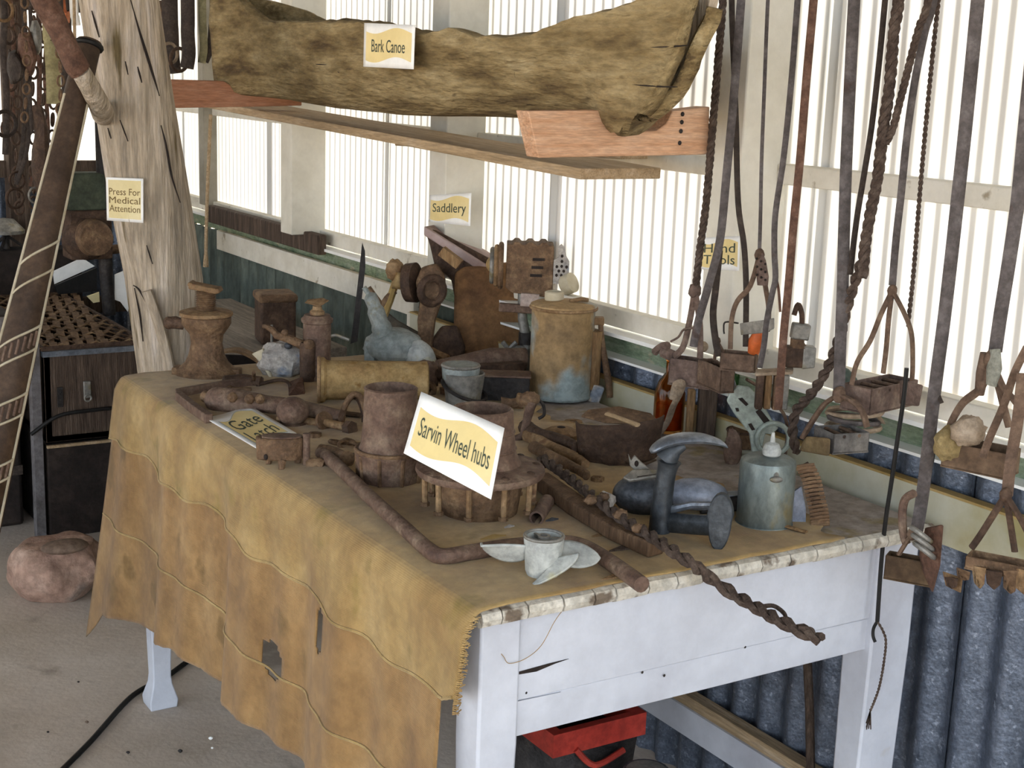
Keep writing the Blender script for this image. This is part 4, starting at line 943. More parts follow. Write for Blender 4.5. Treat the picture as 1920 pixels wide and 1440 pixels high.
MB(s).tube([(-32, -32, 56), (-8, -30, 28)], 4.5, 8).tube([(-34, -30, 28), (-6, -32, 56)], 4.5, 8).build('tap_handle', ZINC, tp)
MB(s).tube(smooth([(66, 0, 132), (92, 0, 132), (106, 0, 120)]), [10, 9, 5], 8).build('crank_stub', RUSTP, o)
# big forge / plough body with sloping board
o = thing('plough_body', 'big dark rusty plough body topped by a sloping board at the table\'s far side', 'plough', T(900, 672))
yb = o.location.y
def PB(x, y, d=0): return AD(x, y, dep(T(900, 672)) + d)
MB().slab([PB(*p) for p in ((852, 512), (868, 500), (960, 490), (985, 520), (984, 668), (905, 676), (850, 655))], .10, FW).build('side_plate', mat('plough_plate', ['5d432e', '7d5c3c', '96724c'], 10, .9, .25), o, world=True, bev=.008)
MB().slab([PB(*p, .02) for p in ((798, 436), (812, 428), (930, 490), (968, 500), (985, 530), (985, 600), (860, 600), (845, 520), (815, 500), (806, 460))], .12, FW).build('frame_casting', RUSTD, o, world=True, bev=.008)
MB().slab([PB(795, 424, .0), PB(818, 420, .16), PB(955, 492, .16), PB(918, 502, .0)], .022, (0, 0, -1)).build('sloping_board', mat('board_purple', ['8c7672', 'a38f8a', 'b5a4a0'], 14, .85, .15), o, world=True, bev=.003)
MB().tube([PB(828, 470, -.05), PB(862, 496, -.05)], .014, 4, flat=(1, .8)).build('cross_stay', WOODB, o, world=True)
lg = MB().slab([PB(*p, -.06) for p in ((790, 500), (820, 492), (835, 520), (828, 560), (815, 600), (808, 660), (785, 668), (782, 600), (788, 560), (778, 530))], .05, FW).build('leg', RUST, o, world=True, bev=.008)
lg2 = MB().ring(PB(810, 545, -.075), .030, .010, 22, 8, 'y').build('eye', RUSTD, o, world=True)
MB().slab([PB(*p, -.03) for p in ((806, 640), (828, 610), (858, 610), (872, 650), (868, 676), (812, 680))], .06, FW).build('foot_casting', RUSTD, o, world=True, bev=.008)
MB().tube(smooth([PB(805, 655, -.08), PB(822, 664, -.09), PB(840, 672, -.1)]), .009, 8).build('foot_hook', RUSTO, o, world=True)
whl = PB(772, 530, -.02); rt = (RX * .95 - FW * .3).to_track_quat('Z', 'Y').to_euler()
MB().lathe([(0, -.03), (.012, -.03), (.012, -.02), (.046, -.012), (.048, .012), (.012, .02), (0, .02)], whl, 28, rot=rt).build('wheel', RUSTD, o, world=True)
MB().tube([PB(738, 522, -.03), whl], [.024, .020], 14).build('axle_hub', RUSTT, o, world=True)
MB().ball(PB(740, 506, -.03), (.022, .02, .026), rough=.2).build('knob', RUSTO, o, world=True)
# forked lever under the wheel
o = thing('forked_lever', 'brown forked iron lever in front of the roller, behind the blue casting', 'lever', T(735, 660))
dd = dep(T(735, 660))
for pts, r, m in (([(742, 528), (732, 560), (720, 592)], .010, BOARDE), ([(690, 540), (706, 562), (716, 575)], .009, RUST), ([(716, 575), (726, 560), (740, 545)], .009, RUST)):
    MB().tube([AD(x, y, dd) for x, y in pts], r, 8).build('prong', m, o, world=True)
MB().slab([AD(x, y, dd + .03) for x, y in ((690, 548), (720, 580), (745, 600), (790, 625), (790, 665), (722, 640))], .03, FW).build('plate', mat('lever_dark', ['43413a', '5a5348', '70624f'], 14), o, world=True, bev=.003)
# pale blue casting
o, s = item('blue_casting', 'pale blue painted pump casting with an upright curved arm, behind the shell case', 'casting', 738, 690)
MB(s).ball((0, 0, 42), (56, 40, 34), nu=28, nv=16, rough=.12).build('body', TEAL, o)
MB(s).box((-44, -6, 22), (20, 26, 62)).box((-22, -6, 20), (14, 20, 56)).build('bracket', TEAL, o, bev=.004)
MB(s).tube(smooth([(-18, 0, 60), (-30, 4, 92), (-44, 6, 128), (-58, 6, 150)], 5), [32] * 4 + [27] * 4 + [21] * 4 + [8] * 4, 14, flat=(1, .6)).build('arm', TEAL, o)
MB(s).ball((52, -20, 22), (28, 22, 38), rot=(0, -.35, 0), rough=.06).build('fin', TEALW, o)
# upright dark blade
tag(MB().slab([AD(x, y, dep(T(665, 660))) for x, y in ((657, 645), (663, 600), (672, 520), (679, 455), (684, 470), (685, 500), (678, 560), (670, 640))], .004, FW).build('knife_blade', IROND), 'dark narrow blade standing upright left of the pale blue casting', 'blade')
# horizontal pipe
o = thing('iron_pipe', 'thick rusty purple pipe lying across the table in front of the plough body', 'pipe', T(900, 700))
P_ = [AD(820, 690, dep(T(830, 712))), AD(860, 684, dep(T(860, 710))), AD(920, 672, dep(T(920, 705))), AD(985, 674, dep(T(980, 704)))]
MB().tube(P_, [.018, .021, .024, .026], 18).build('tube', RUSTP, o, world=True)
MB().tube([AD(826, 700, dep(T(840, 716))), AD(980, 690, dep(T(980, 712)))], .014, 4).build('bearer', RUSTD, o, world=True)
# iron camp pan (half round) with pale stick
o, s = item('iron_pan', 'half round rusty iron pan lying behind the shoe last', 'pan', 1160, 868)
def pan(u, v):
    a = PI * (1.02 + .98 * u) - .1; r = 82
    return Vector((r * math.cos(a) * (1 - .12 * v), (r * .62) * math.sin(a) * (1 - .1 * v) + 20, 2 + 80 * (1 - v) + 10 * math.cos(a)))
MB(s).grid(pan, 26, 8).build('wall', RUSTD, o, solid=.003)
MB(s).slab([(-74, 20, 84), (-60, 40, 92), (0, 52, 98), (60, 46, 88), (82, 20, 70), (40, -4, 78), (-30, -6, 80)], 4).build('lid', RUST, o, bev=.002)
MB(s).slab([(-68, 10, 4), (-20, -34, 2), (40, -32, 2), (72, 10, 4), (30, 50, 4), (-40, 46, 4)], 3).build('base', RUSTD, o)
tag(MB().tube([T(1138, 776, .858), T(1196, 797, .852)], .007, 8, flat=(1, .5)).build('pale_stick', WOODS), 'short pale stick lying on the iron pan', 'stick')
# amber bottle, wooden slats and hooks by the wall
o, s = item('amber_bottle', 'dark amber glass bottle standing by the wall board behind the iron pan', 'bottle', 1252, 808)
MB(s).lathe([(0, 0), (26, 0), (29, 4), (29, 74), (22, 96), (10, 112), (10, 134), (12, 136), (12, 142), (8, 142), (7, 110), (18, 92), (25, 72), (25, 6), (0, 5)], n=30).build('glass', AMBER, o)
MB(s).lathe([(0, 7), (24, 7), (24, 55), (0, 55)], n=24).build('contents', mat('bottle_rust', ['8a4f22', 'a8672f', 'c0813f'], 14), o)
o, s = item('wooden_block', 'dark upright block of wood right of the amber bottle', 'block', 1322, 818)
MB(s).box((0, 0, 52), (34, 26, 104)).build('block', WOODD, o, bev=.003)
MB(s).box((-30, 2, 44), (14, 20, 90)).build('slat', WOODB, o, bev=.003)
tag(MB().tube(smooth([T(1238, 812, .76), T(1252, 790, .79), T(1262, 762, .83), T(1276, 735, .865), T(1278, 718, .885), T(1268, 722, .88), T(1262, 748, .85)], 4), .0075, 8, flat=(1, .5)).build('leather_loop', RAGM), 'pale looped leather thong leaning against the amber bottle', 'thong')
P_ = AX(1368, 752, 1.772); o, s = at('green_bottle', 'small pale green glass bottle leaning on the wall ledge behind the slotted grey trap', 'bottle', (P_.x, P_.y, .842))
MB(s).lathe([(0, 0), (12, 0), (14, 3), (14, 40), (8, 54), (7, 78), (9, 80), (9, 86), (5, 86), (4, 54), (10, 38), (10, 4), (0, 4)], n=24, rot=(0, .22, 0)).build('glass', GREENG, o)
tag(MB().slab([(1.752, 2.02, .8425), (1.756, 1.97, .8425), (1.785, 1.965, .8425), (1.782, 2.015, .8425)], .002, (0, 0, 1)).build('ledge_highlight', PAPER), 'bright highlight on the wall ledge, painted as a white slab beside the green bottle', 'scrap')  # thin white slab painting in the bright highlight on the flashing
# grey-green slotted trap
o, s = item('slotted_trap', 'pale grey green slotted iron plate tool leaning behind the round oil can', 'trap', 1420, 868)
tm = mat('trap_grey_green', ['88938c', '9ea89f', 'b2b9b0'], 14, .55, .12, .25)
def tilt(out, y, t): return [(x, y, z) for x, z in out], t
MB(s).slab([(x, -6, z) for x, z in ((-62, 132), (-48, 148), (-26, 146), (-6, 128), (20, 86), (34, 70), (22, 56), (10, 58), (6, 30), (12, 0), (-8, 0), (-14, 28), (-20, 58), (-52, 96), (-66, 118))], 8, (0, 1, 0)).build('plate', tm, o, bev=.002)
for pts in (((-46, 124), (-38, 126), (-26, 114), (-30, 110)), ((-50, 106), (-44, 106), (-42, 100), (-47, 99)), ((-12, 100), (-4, 106), (16, 84), (6, 78)), ((-24, 76), (-18, 78), (-10, 66), (-16, 64))):
    MB(s).slab([(x, -7, z) for x, z in pts], .8, (0, -1, 0)).build('slot', DARK, o)
MB(s).ring((24, -10, 50), 30, 5, 26, 8, 'y').build('round_frame', tm, o)
MB(s).lathe([(0, 0), (13, 0), (15, 14), (12, 30), (0, 30)], (-60, 4, 140), 16, rot=(0, -.5, 0)).build('cap', IRON, o)
MB(s).tube(smooth([(-30, 6, 158), (0, 8, 140), (30, 8, 110), (46, 6, 90), (52, 2, 60), (50, -4, 10)], 4), 9, 8, flat=(1, .35)).build('strap', RUSTP, o)
MB(s).ball((-46, 10, 22), (17, 12, 38), rough=.25).build('hinge_lump', RUSTP, o)
# shoe last on its foot
o, s = item('shoe_last', 'three footed iron shoe last standing near the front right of the table', 'last', 1262, 1000)
LASTM = mat('last_iron', ['2f3338', '454a4f', '5a5f64'], 18, .48, .12, .45)
MB(s).tube(smooth([(-26, 0, 0), (-24, 0, 60), (-20, 0, 110), (-16, 0, 140)], 4), [24, 24, 24, 23, 22, 22, 22, 21, 21, 21, 22, 24, 28], 14, flat=(1, .85)).build('post', LASTM, o)
MB(s).tube(smooth([(-52, -4, 158), (-30, -4, 174), (0, -4, 184), (40, -2, 186), (76, 2, 178), (92, 4, 168)], 5), [10, 15, 19, 21, 23, 24, 25, 26, 26, 26, 27, 27, 27, 27, 26, 25, 24, 22, 20, 18, 16, 13, 10, 8, 5, 2], 16, flat=(1, .36), up=(0, 0, 1)).build('sole_plate', STEEL, o)
MB(s).tube(smooth([(-22, 0, 140), (-8, 0, 158), (12, 0, 170)], 4), [22, 22, 20, 18, 16, 12, 10, 8, 6], 12, flat=(.7, 1)).build('neck', LASTM, o)
MB(s).tube(smooth([(-20, 0, 22), (20, -34, 30), (66, -82, 44)], 4), [16] * 9, 10, flat=(.8, 1.2)).build('arm', LASTM, o)
MB(s).tube([(-14, 0, 44), (30, -30, 66), (68, -84, 84)], [8, 7, 6], 8).build('brace', STEEL, o)
MB(s).slab([(70 + 25 * math.cos(a) * (1 if math.sin(a) > 0 else .85), -96, 54 + 54 * math.sin(a)) for a in [2 * PI * k / 26 for k in range(26)]], 18, (.25, 1, 0)).build('heel_plate', LASTM, o, bev=.004)
# second last / flat iron lying behind
o, s = item('flat_iron', 'dark sad iron with a pale blue top lying behind the shoe last', 'iron', 1250, 962)
MB(s).ball((-42, 0, 34), (62, 44, 40), nu=26, nv=16).build('base', IRON, o)
MB(s).ball((50, -4, 40), (62, 34, 30), nu=26, nv=14, rough=.05).build('nose', mat('iron_blue', ['69707e', '838a98', '98a0ae'], 14, .5, .1, .3), o)
MB(s).slab([(-88, -26, 70), (-76, -34, 66), (-6, -34, 80), (-6, -20, 86), (-70, -14, 82)], 8).build('handle_plate', ZINC, o, bev=.002)
MB(s).slab([(-66, -36, 74), (-20, -36, 82), (-22, -33, 86), (-62, -33, 79)], 1, (0, -1, 0)).build('slot', DARK, o)
MB(s).slab([(-78, -2, 112), (-72, -2, 100), (-66, -2, 110), (-54, -2, 98), (-36, -2, 84), (-64, -2, 80), (-74, -2, 90)], 8, (0, 1, 0)).build('bracket', ZINC, o, bev=.002)
MB(s).ball((-62, -3.5, 95), (4, 2, 6), nu=8, nv=6).build('hole', DARK, o)
o, s = item('iron_wedge', 'low dark iron wedge lying between shoe last and oil can', 'wedge', 1350, 968)
MB(s).slab([(-40, -10, 34), (40, -4, 42), (42, 30, 40), (-36, 30, 34)], -30, (0, 0, 1)).build('wedge', IROND, o, bev=.004)
MB(s).slab([(-40, -10, 35), (40, -4, 43), (42, 30, 41), (-36, 30, 35)], 2, (0, 0, 1)).build('top_plate', STEEL, o)
# oil can
o, s = item('oil_can', 'round galvanised oil can with a pale spout cap at the front right of the table', 'can', 1432, 982)
zc = mat('oil_can_zinc', ['5f6a6c', '7d8785', '97a09b'], 12, .45, .12, .5, spots=('958d6e', .58, 20), stretch=(1, 1, .5))
MB(s).lathe([(0, 0), (50, 0), (52, 3), (52, 118), (50, 125), (42, 130), (22, 133), (0, 134)], n=40).build('body', zc, o)
MB(s).ring((0, 0, 3), 52, 2.4, 40, 6).build('base_ring', zc, o)
MB(s).lathe([(0, 0), (9, 0), (17, 6), (18, 14), (13, 26), (5, 30), (3, 48), (0, 49)], (4, -4, 130), 22).build('spout_cap', TEALW, o)
sp = MB(s).tube([(6, -42, 118), (6, -54, 106)], 5, 8).build('tap', ZINC, o)
MB(s).ball((6, -55, 102), (12, 5, 6)).build('thumb_key', ZINC, sp)
# mower tine comb
o, s = item('spring_comb', 'rusty toothed comb strip curving down right of the oil can', 'comb', 1518, 985)
pth = smooth([(-20, 0, 118), (-6, 0, 92), (4, 0, 60), (14, 0, 28), (18, 0, 4)], 6)
MB(s).tube(pth, 9, 4, flat=(1, .5), up=(0, 1, 0)).build('back', RUSTD, o)
for k in range(18):
    i = k * (len(pth) - 1) / 17.0; i0 = int(i); p = pth[i0].lerp(pth[min(i0 + 1, len(pth) - 1)], i - i0)
    MB(s).tube([p + Vector((-17, -7, -4)), p + Vector((0, -10, 1)), p + Vector((17, -7, 2))], 3.3, 6).build('tooth', RUST, o)
MB(s).slab([(-50, 6, 2), (-36, 2, 62), (-20, 4, 74), (-8, 6, 30), (-6, 6, 0)], 6, (0, 1, 0)).build('side_plate', mat('comb_blue', ['777d8c', '8f95a2', 'a4a9b4'], 12), o)
tag(MB().tube([T(1468, 985, .762), T(1512, 998, .760)], .006, 6, flat=(1, .4)).build('wood_strip', WOODB), 'thin brown wood strip at the foot of the rusty comb', 'strip')
# leather boot-like lump by the wall under the straps
o, s = item('grease_tin', 'low rusty tin lying by the wall board behind the trap', 'tin', 1392, 836)
MB(s).lathe([(0, 0), (30, 0), (31, 30), (28, 32), (0, 32)], n=24).build('body', RUST, o)
MB(s).ring((0, 0, 30), 30, 2.6, 24, 6).build('rim', RUSTD, o)
# under the table
o = thing('red_tub', 'red plastic tub standing in the shade under the table', 'tub', (1.22, 2.05, 0))
zt = AY(1110, 1372, 1.95).z; xl, xr = AY(1038, 1372, 1.95).x, AY(1190, 1372, 1.95).x; o.location = ((xl + xr) / 2, 2.05, 0); w_ = (xr - xl)
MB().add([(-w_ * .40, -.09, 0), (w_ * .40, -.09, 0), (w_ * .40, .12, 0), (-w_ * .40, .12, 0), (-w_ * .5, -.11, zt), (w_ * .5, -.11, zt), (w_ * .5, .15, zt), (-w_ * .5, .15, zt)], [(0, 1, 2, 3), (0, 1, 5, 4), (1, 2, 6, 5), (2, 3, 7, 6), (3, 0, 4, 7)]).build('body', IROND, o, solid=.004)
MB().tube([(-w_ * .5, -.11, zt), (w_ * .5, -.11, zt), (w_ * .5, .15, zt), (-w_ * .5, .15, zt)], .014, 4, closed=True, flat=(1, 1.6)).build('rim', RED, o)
MB().tube(smooth([(-w_ * .3, -.12, zt - .015), (-w_ * .1, -.13, zt - .05), (w_ * .25, -.13, zt - .035)]), .006, 8).build('handle', RED, o)
P = AY(1175, 1420, 1.88); o = thing('paint_tin', 'grey tin standing in front of the red tub under the table', 'tin', (P.x, 1.82, 0))
MB().lathe([(0, 0), (.04, 0), (.04, P.z), (.036, P.z + .004), (0, P.z + .002)], n=24).build('body', ZINC, o); MB().ring((0, 0, P.z), .039, .004, 24, 6).build('rim', IRON, o)
tag(MB().tube([AX(1520, 1450, 1.68), AX(1518, 1330, 1.70), AX(1514, 1240, 1.715)], .008, 8).build('leaning_stick', WOODD), 'thin dark stick leaning against the corrugated iron under the table', 'stick')
# ================================================================== STRAPS AND STIRRUPS HANGING ON THE RIGHT
XP = 1.60
def hang(pts, X=XP, top=True):
    P = [AX(x, y, X) for x, y in pts]
    if top:
        d = (P[0] - P[1]); d = d / max(.01, d.z); t = 1.975 - P[0].z
        P = [P[0] + Vector((min(.02, 1.62 - P[0].x) if False else 0, d.y * t * .5, t)), P[0] + Vector((0, d.y * t * .28, t * .5))] + P
    return P
def strap(name, label, pts, wpx, m, X=XP, kind='strap', cat='strap', group=None, top=True, parent=None, taper=None):
    P = hang(pts, X, top); s = dep(P[-1]) / F
    if kind == 'braid': mb = braid(MB(), P, wpx * s / 2, 3, wpx * s * 2.6)
    elif kind == 'twist': mb = braid(MB(), P, wpx * s / 2, 2, wpx * s * 2.4)
    elif kind == 'cord': mb = MB().tube(smooth(P, 5), wpx * s / 2, 8)
    else: mb = MB().tube(smooth(P, 5), wpx * s / 2, 6, flat=(1, .28), up=(-.6, -.8, 0))
    o = mb.build(name, m, parent, world=bool(parent))
    if not parent: tag(o, label, cat, group)
    return o
def stirrup(name, label, eye, feet, tread, X=XP, m=RUST, mt=None, legw=9, depth=46, hgt=34, skew=0, cat='stirrup', bars=0, group='stirrups hung on straps along the wall'):
    """eye=(x,y) photo point; feet = list of pixel polylines for the bail legs; tread=(x0,y0,x1,y1,h): upper left and right corners in the photo and height"""
    E_ = AX(eye[0], eye[1], X); s = dep(E_) / F; x0, y0, x1, y1, h = tread
    A_, B_ = AX(x0, y0, X), AX(x1, y1, X)
    Bt = T(x1, y1, A_.z)
    if (Bt - A_).length < 2.4 * (x1 - x0) * s and Bt.x < 1.765: B_ = Bt
    base = (A_ + B_) / 2 + Vector((0, 0, -h * s))
    o = thing(name, label, cat, base, 0, group)
    for k, leg_ in enumerate(feet):
        off = (-1, 1, 0, .5)[k % 4] * depth * s * .25
        P = [E_] + [AX(x, y, X) for x, y in leg_]; n_ = len(P)
        P = [p + Vector((.8, -.6, 0)) * off * (i / (n_ - 1)) for i, p in enumerate(P)]
        MB().tube(smooth(P, 5), legw * s * .5, 8, flat=(1, .6)).build('bail_leg', m, o, world=True)
    # boxed tread: four walls and a floor
    ax = (B_ - A_); L_ = ax.length; ax = ax / L_; dp = Vector((RX.y * -1, RX.x, 0)); dp = Vector((.53, .85, 0)); dp = (dp - ax * dp.dot(ax)).normalized(); D_ = depth * s
    H_ = Vector((0, 0, -h * s)); t = 4 * s
    c0, c1, c2, c3 = A_ - dp * D_ * .5, B_ - dp * D_ * .5, B_ + dp * D_ * .5, A_ + dp * D_ * .5
    for a, b in ((c0, c1), (c1, c2), (c2, c3), (c3, c0)):
        MB().slab([a, b, b + H_, a + H_], t, (b - a).cross(H_)).build('tread_wall', mt or m, o, world=True, bev=.0015)
    MB().slab([c0 + H_, c1 + H_, c2 + H_, c3 + H_], t).build('tread_floor', mt or m, o, world=True)
    for k in range(bars):
        a = c0.lerp(c1, (k + .7) / (bars + .4)); b = c3.lerp(c2, (k + .7) / (bars + .4))
        MB().tube([a + H_ * .15, b + H_ * .15], 4 * s, 6).build('tread_bar', m, o, world=True)
    MB().ball(E_, (legw * s * .9, legw * s * .7, legw * s), rough=.15, nu=12, nv=8).build('eye', m, o, world=True)
    return o, s
SG = 'straps hanging along the right wall'
BR = mat('stirrup_brown', ['4e3e33', '6c5748', '88735f'], 24, .85, .3)
PB_ = mat('stirrup_purple', ['574740', '725f55', '8f7d70'], 24, .85, .3)
# 1 braid at the bracket end and the first stirrup
strap('braided_rope', 'leftmost dark braided rope, hanging past the pine bracket end', [(1356, -5), (1346, 120), (1336, 240), (1324, 380), (1312, 470), (1304, 545)], 15, ROPE, kind='braid', group=SG)
o, s = stirrup('stirrup', 'leftmost stirrup, purple brown block with a hooked lug, above the amber bottle', (1303, 545), [[(1297, 600), (1288, 650), (1275, 668)], [(1308, 600), (1306, 650), (1302, 670)]], (1262, 668, 1340, 678, 52), m=PB_, mt=PB_, legw=15, depth=42)
for pts, r in (([(1300, 615), (1282, 618), (1272, 632), (1258, 640)], 2.2), ([(1252, 648), (1240, 650), (1228, 660)], 8), ([(1245, 660), (1262, 668)], 12)):
    MB().tube(smooth([AX(x, y, XP - .01) for x, y in pts], 4), r * s, 8).build('lug', PB_, o, world=True)
strap('leather_strap', 'dark strap second from the left, crossing in front of the Hand Tools card', [(1390, -5), (1376, 180), (1362, 330), (1350, 450), (1330, 530), (1310, 600), (1300, 650)], 15, LEATHERG, X=1.585, group=SG)
strap('leather_strap', 'short dark strap branching down behind the strap that crosses the Hand Tools card', [(1349, 470), (1342, 540), (1337, 590), (1342, 640), (1348, 668)], 13, LEATHER, X=1.61, group=SG, top=False)
strap('leather_strap', 'thin dark strap just right of the Hand Tools card', [(1372, -5), (1376, 120), (1380, 230), (1384, 380), (1395, 460), (1399, 540), (1398, 650)], 11, LEATHER, X=1.63, group=SG)
o, s = stirrup('stirrup', 'dark double stirrup hanging second from the left, beside the small pale round knob', (1345, 640), [[(1346, 655), (1347, 676)], [(1352, 660), (1352, 676)]], (1322, 672, 1366, 690, 48), X=1.62, m=BR, mt=BR, legw=8, depth=30)
MB().ball(AX(1318, 650, 1.63), .010).build('pale_knob', RAGM, o, world=True)
# 2 thin strap with the tapered leather keeper and its stirrup
strap('leather_strap', 'thin blue grey strap above the speckled tapered keeper', [(1440, -5), (1433, 170), (1428, 300), (1426, 400), (1424, 470)], 7, LEATHERG, X=1.60, group=SG)
o, s = stirrup('stirrup', 'brown stirrup with a speckled tapered keeper and a curved left leg', (1424, 478), [[(1410, 535), (1388, 565), (1380, 600), (1380, 655)], [(1432, 540), (1434, 580), (1428, 620)], ], (1354, 658, 1420, 664, 34), m=BR, mt=BR, legw=12, depth=44)
MB().tube([AX(1424, 468, XP), AX(1427, 490, XP), AX(1430, 520, XP), AX(1430, 535, XP)], [4 * s, 12 * s, 15 * s, 13 * s], 12, flat=(1, .5)).build('keeper', PB_, o, world=True)
for k in range(9): MB().ball(AX(1419 + (k % 3) * 8, 485 + k * 5, XP - .008), .0022, nu=8, nv=6).build('stitch', DARK, o, world=True)
MB().slab([AX(x, y, XP - .012) for x, y in ((1388, 606), (1432, 600), (1452, 596), (1452, 616), (1436, 624), (1390, 628))], .006, FW).build('cross_plate', ZINC, o, world=True, bev=.001)
MB().tube(smooth([AX(x, y, XP) for x, y in ((1384, 606), (1360, 604), (1357, 618), (1358, 626))], 4), 1.8 * s, 6).build('pin', IROND, o, world=True)
strap('leather_strap', 'grey strap splitting into a loop beside the speckled keeper', [(1496, -5), (1484, 150), (1470, 290), (1454, 400), (1452, 470), (1454, 520), (1448, 550), (1438, 600), (1432, 650), (1424, 690)], 11, LEATHERG, X=1.585, group=SG)
strap('leather_strip', 'short thin strip hanging off the grey looping strap', [(1455, 520), (1460, 545), (1463, 585)], 5, LEATHERB, X=1.59, group=SG, top=False)
tag(MB().tube([AX(x, y, 1.64) for x, y in ((1422, 622), (1418, 640), (1412, 662))], [.008, .014, .010], 10).build('orange_handle', mat('orange_plastic', ['c4561f', 'd86c33', 'e07d48'], 8, .5, .02)), 'orange handle end showing behind the grey looping strap', 'handle')
# 3 long brown strap reaching the table, with pulleys behind
strap('leather_strap', 'long reddish brown strap reaching down to the table beside the round pulley block', [(1526, -5), (1512, 150), (1500, 300), (1488, 420), (1478, 540), (1470, 620), (1464, 700), (1459, 768)], 15, LEATHERB, X=1.57, group=SG)
o, s = at('pulley_block', 'grey brown pulley block hanging behind the long reddish strap', 'pulley', AX(1495, 690, 1.66))
MB(s).box((-8, 0, 22), (34, 26, 40)).build('block', RUSTD, o, bev=.003)
MB(s).slab([(6, -14, 0), (30, -14, 4), (30, -14, 42), (6, -14, 44)], 28, (0, 1, 0)).build('cheek', ZINC, o, bev=.002)
MB(s).box((0, 0, 70), (34, 22, 30), (0, .1, 0)).build('upper_cheek', ZINC, o, bev=.003)
MB(s).tube([(-4, 0, 44), (-4, 0, 56)], 13, 10).build('swivel', RUST, o); MB(s).lathe([(0, 0), (18, 0), (10, 10), (8, 22), (0, 22)], (-2, 0, 40), 18).build('neck', RUST, o)
MB(s).tube(smooth([(2, 0, 84), (0, 0, 104), (-8, 0, 120), (-14, 0, 100)]), 5, 8).build('hook', RUSTD, o)
o, s = at('round_keg', 'slatted brown block hanging low behind the long reddish strap', 'block', AX(1445, 770, 1.62))
for k in range(4): MB(s).box((-24 + 16 * k, (k % 2) * 6, 36), (13, 20, 66)).build('slat', [RUSTD, WOODB, RUST, ZINC][k], o, bev=.002)
MB(s).slab([(-36, -10, 66), (34, -10, 72), (40, 16, 76), (-30, 18, 70)], 6).build('cap', RAGM, o, bev=.002)
# 4 wide strap with the forked A stirrup
strap('wide_strap', 'wide dark purple grey strap running down to the forked stirrup in the middle', [(1602, -5), (1594, 150), (1587, 300), (1583, 420), (1580, 540), (1576, 640), (1573, 735)], 22, LEATHERG, X=1.58, group=SG)
strap('leather_strap', 'slim strap joining the wide purple grey strap halfway down', [(1660, -5), (1648, 120), (1634, 240), (1618, 340), (1608, 400), (1600, 460), (1594, 515)], 11, LEATHER, X=1.585, group=SG)
strap('braided_rope', 'braided rope left of the twin braid, running down to the knotted tail', [(1686, -5), (1676, 60), (1668, 160), (1655, 250), (1646, 330), (1632, 400), (1622, 460), (1618, 520)], 22, ROPE, X=1.575, kind='braid', group=SG)
strap('braided_rope', 'braided rope joining the next braid from the right at the fork', [(1742, -5), (1724, 50), (1705, 120), (1690, 180), (1674, 240), (1660, 270)], 15, ROPE, X=1.58, kind='braid', group=SG)
strap('twisted_rope', 'thick twisted dark rope slanting down left to the table behind the forked stirrup', [(1622, 470), (1606, 520), (1590, 570), (1576, 625), (1556, 680), (1534, 720), (1510, 750), (1492, 772), (1486, 810), (1494, 850)], 20, ROPE, X=1.59, kind='twist', group=SG, top=False)
o, s = stirrup('stirrup', 'forked iron stirrup with a square tan foot, in the middle of the hanging straps', (1573, 740), [[(1552, 758), (1535, 790), (1522, 822)], [(1592, 752), (1604, 770), (1608, 800)]], (1545, 806, 1612, 802, 40), X=1.575, m=BR, mt=mat('tread_grey', ['565453', '716d69', '8a857e'], 18), legw=16, depth=70, bars=2)
MB().slab([AX(x, y, 1.56) for x, y in ((1514, 818), (1558, 822), (1556, 856), (1502, 846))], .02, FW).build('square_foot', mat('foot_tan', ['6d5a41', '84704f', '957f5c'], 14), o, world=True, bev=.003)
tag(MB().tube(smooth([AX(x, y, 1.66) for x, y in ((1580, 700), (1594, 716), (1606, 738), (1618, 752))], 4), .012, 8).build('green_hook', mat('hook_green', ['3f4a42', '57635a', '6c776c'], 12)), 'dark green hook behind the forked stirrup', 'hook')
o, s = at('buckle_stack', 'stack of curled grey leather buckles behind the forked stirrup', 'buckles', AX(1600, 800, 1.66))
for k, (y_, a) in enumerate(((0, 0), (14, .2), (28, -.15))): MB(s).ring((0, 0, y_), 50, 5, 26, 6, rot=(.1, a * .5, a), sy=.5).build('loop', [RAGM, LEATHERG, RAGM][k], o)
MB(s).tube(smooth([(-50, 0, 34), (-20, -10, 40), (30, -8, 34), (54, 0, 10)]), 7, 6, flat=(1.5, .4)).build('strap_end', RAGM, o)
# 5 strap with the three legged box stirrup
strap('leather_strap', 'grey strap leading to the three legged box stirrup', [(1752, -5), (1734, 60), (1714, 160), (1700, 260), (1690, 360), (1680, 450), (1673, 535)], 14, LEATHERG, X=1.60, group=SG)
o, s = stirrup('stirrup', 'three legged stirrup with a wide open rusty box tread, right of the forked stirrup', (1673, 545), [[(1656, 590), (1640, 640), (1620, 680), (1614, 722)], [(1690, 585), (1700, 625), (1698, 680), (1692, 712)], [(1666, 600), (1662, 650), (1656, 700)]], (1606, 724, 1694, 706, 52), m=BR, mt=PB_, legw=12, depth=70, bars=4)
MB().slab([AX(x, y, 1.66) for x, y in ((1690, 712), (1732, 722), (1724, 762), (1690, 758))], .012, FW).build('side_flap', PB_, o, world=True, bev=.002)
strap('twisted_rope', 'thin twisted rope between the grey strap and the wide right strap', [(1760, -5), (1750, 90), (1740, 190), (1730, 300), (1720, 420), (1712, 520), (1702, 612)], 9, ROPE, X=1.62, kind='twist', group=SG)
o = strap('black_cord', 'thin black cord with a hooked end hanging in front of the right table leg', [(1700, 690), (1694, 750), (1682, 830), (1672, 900), (1660, 980), (1652, 1060), (1645, 1165)], 8, BLACKR, X=1.595, kind='cord', group=SG, top=False, cat='cord')
e = AX(1645, 1168, 1.595)
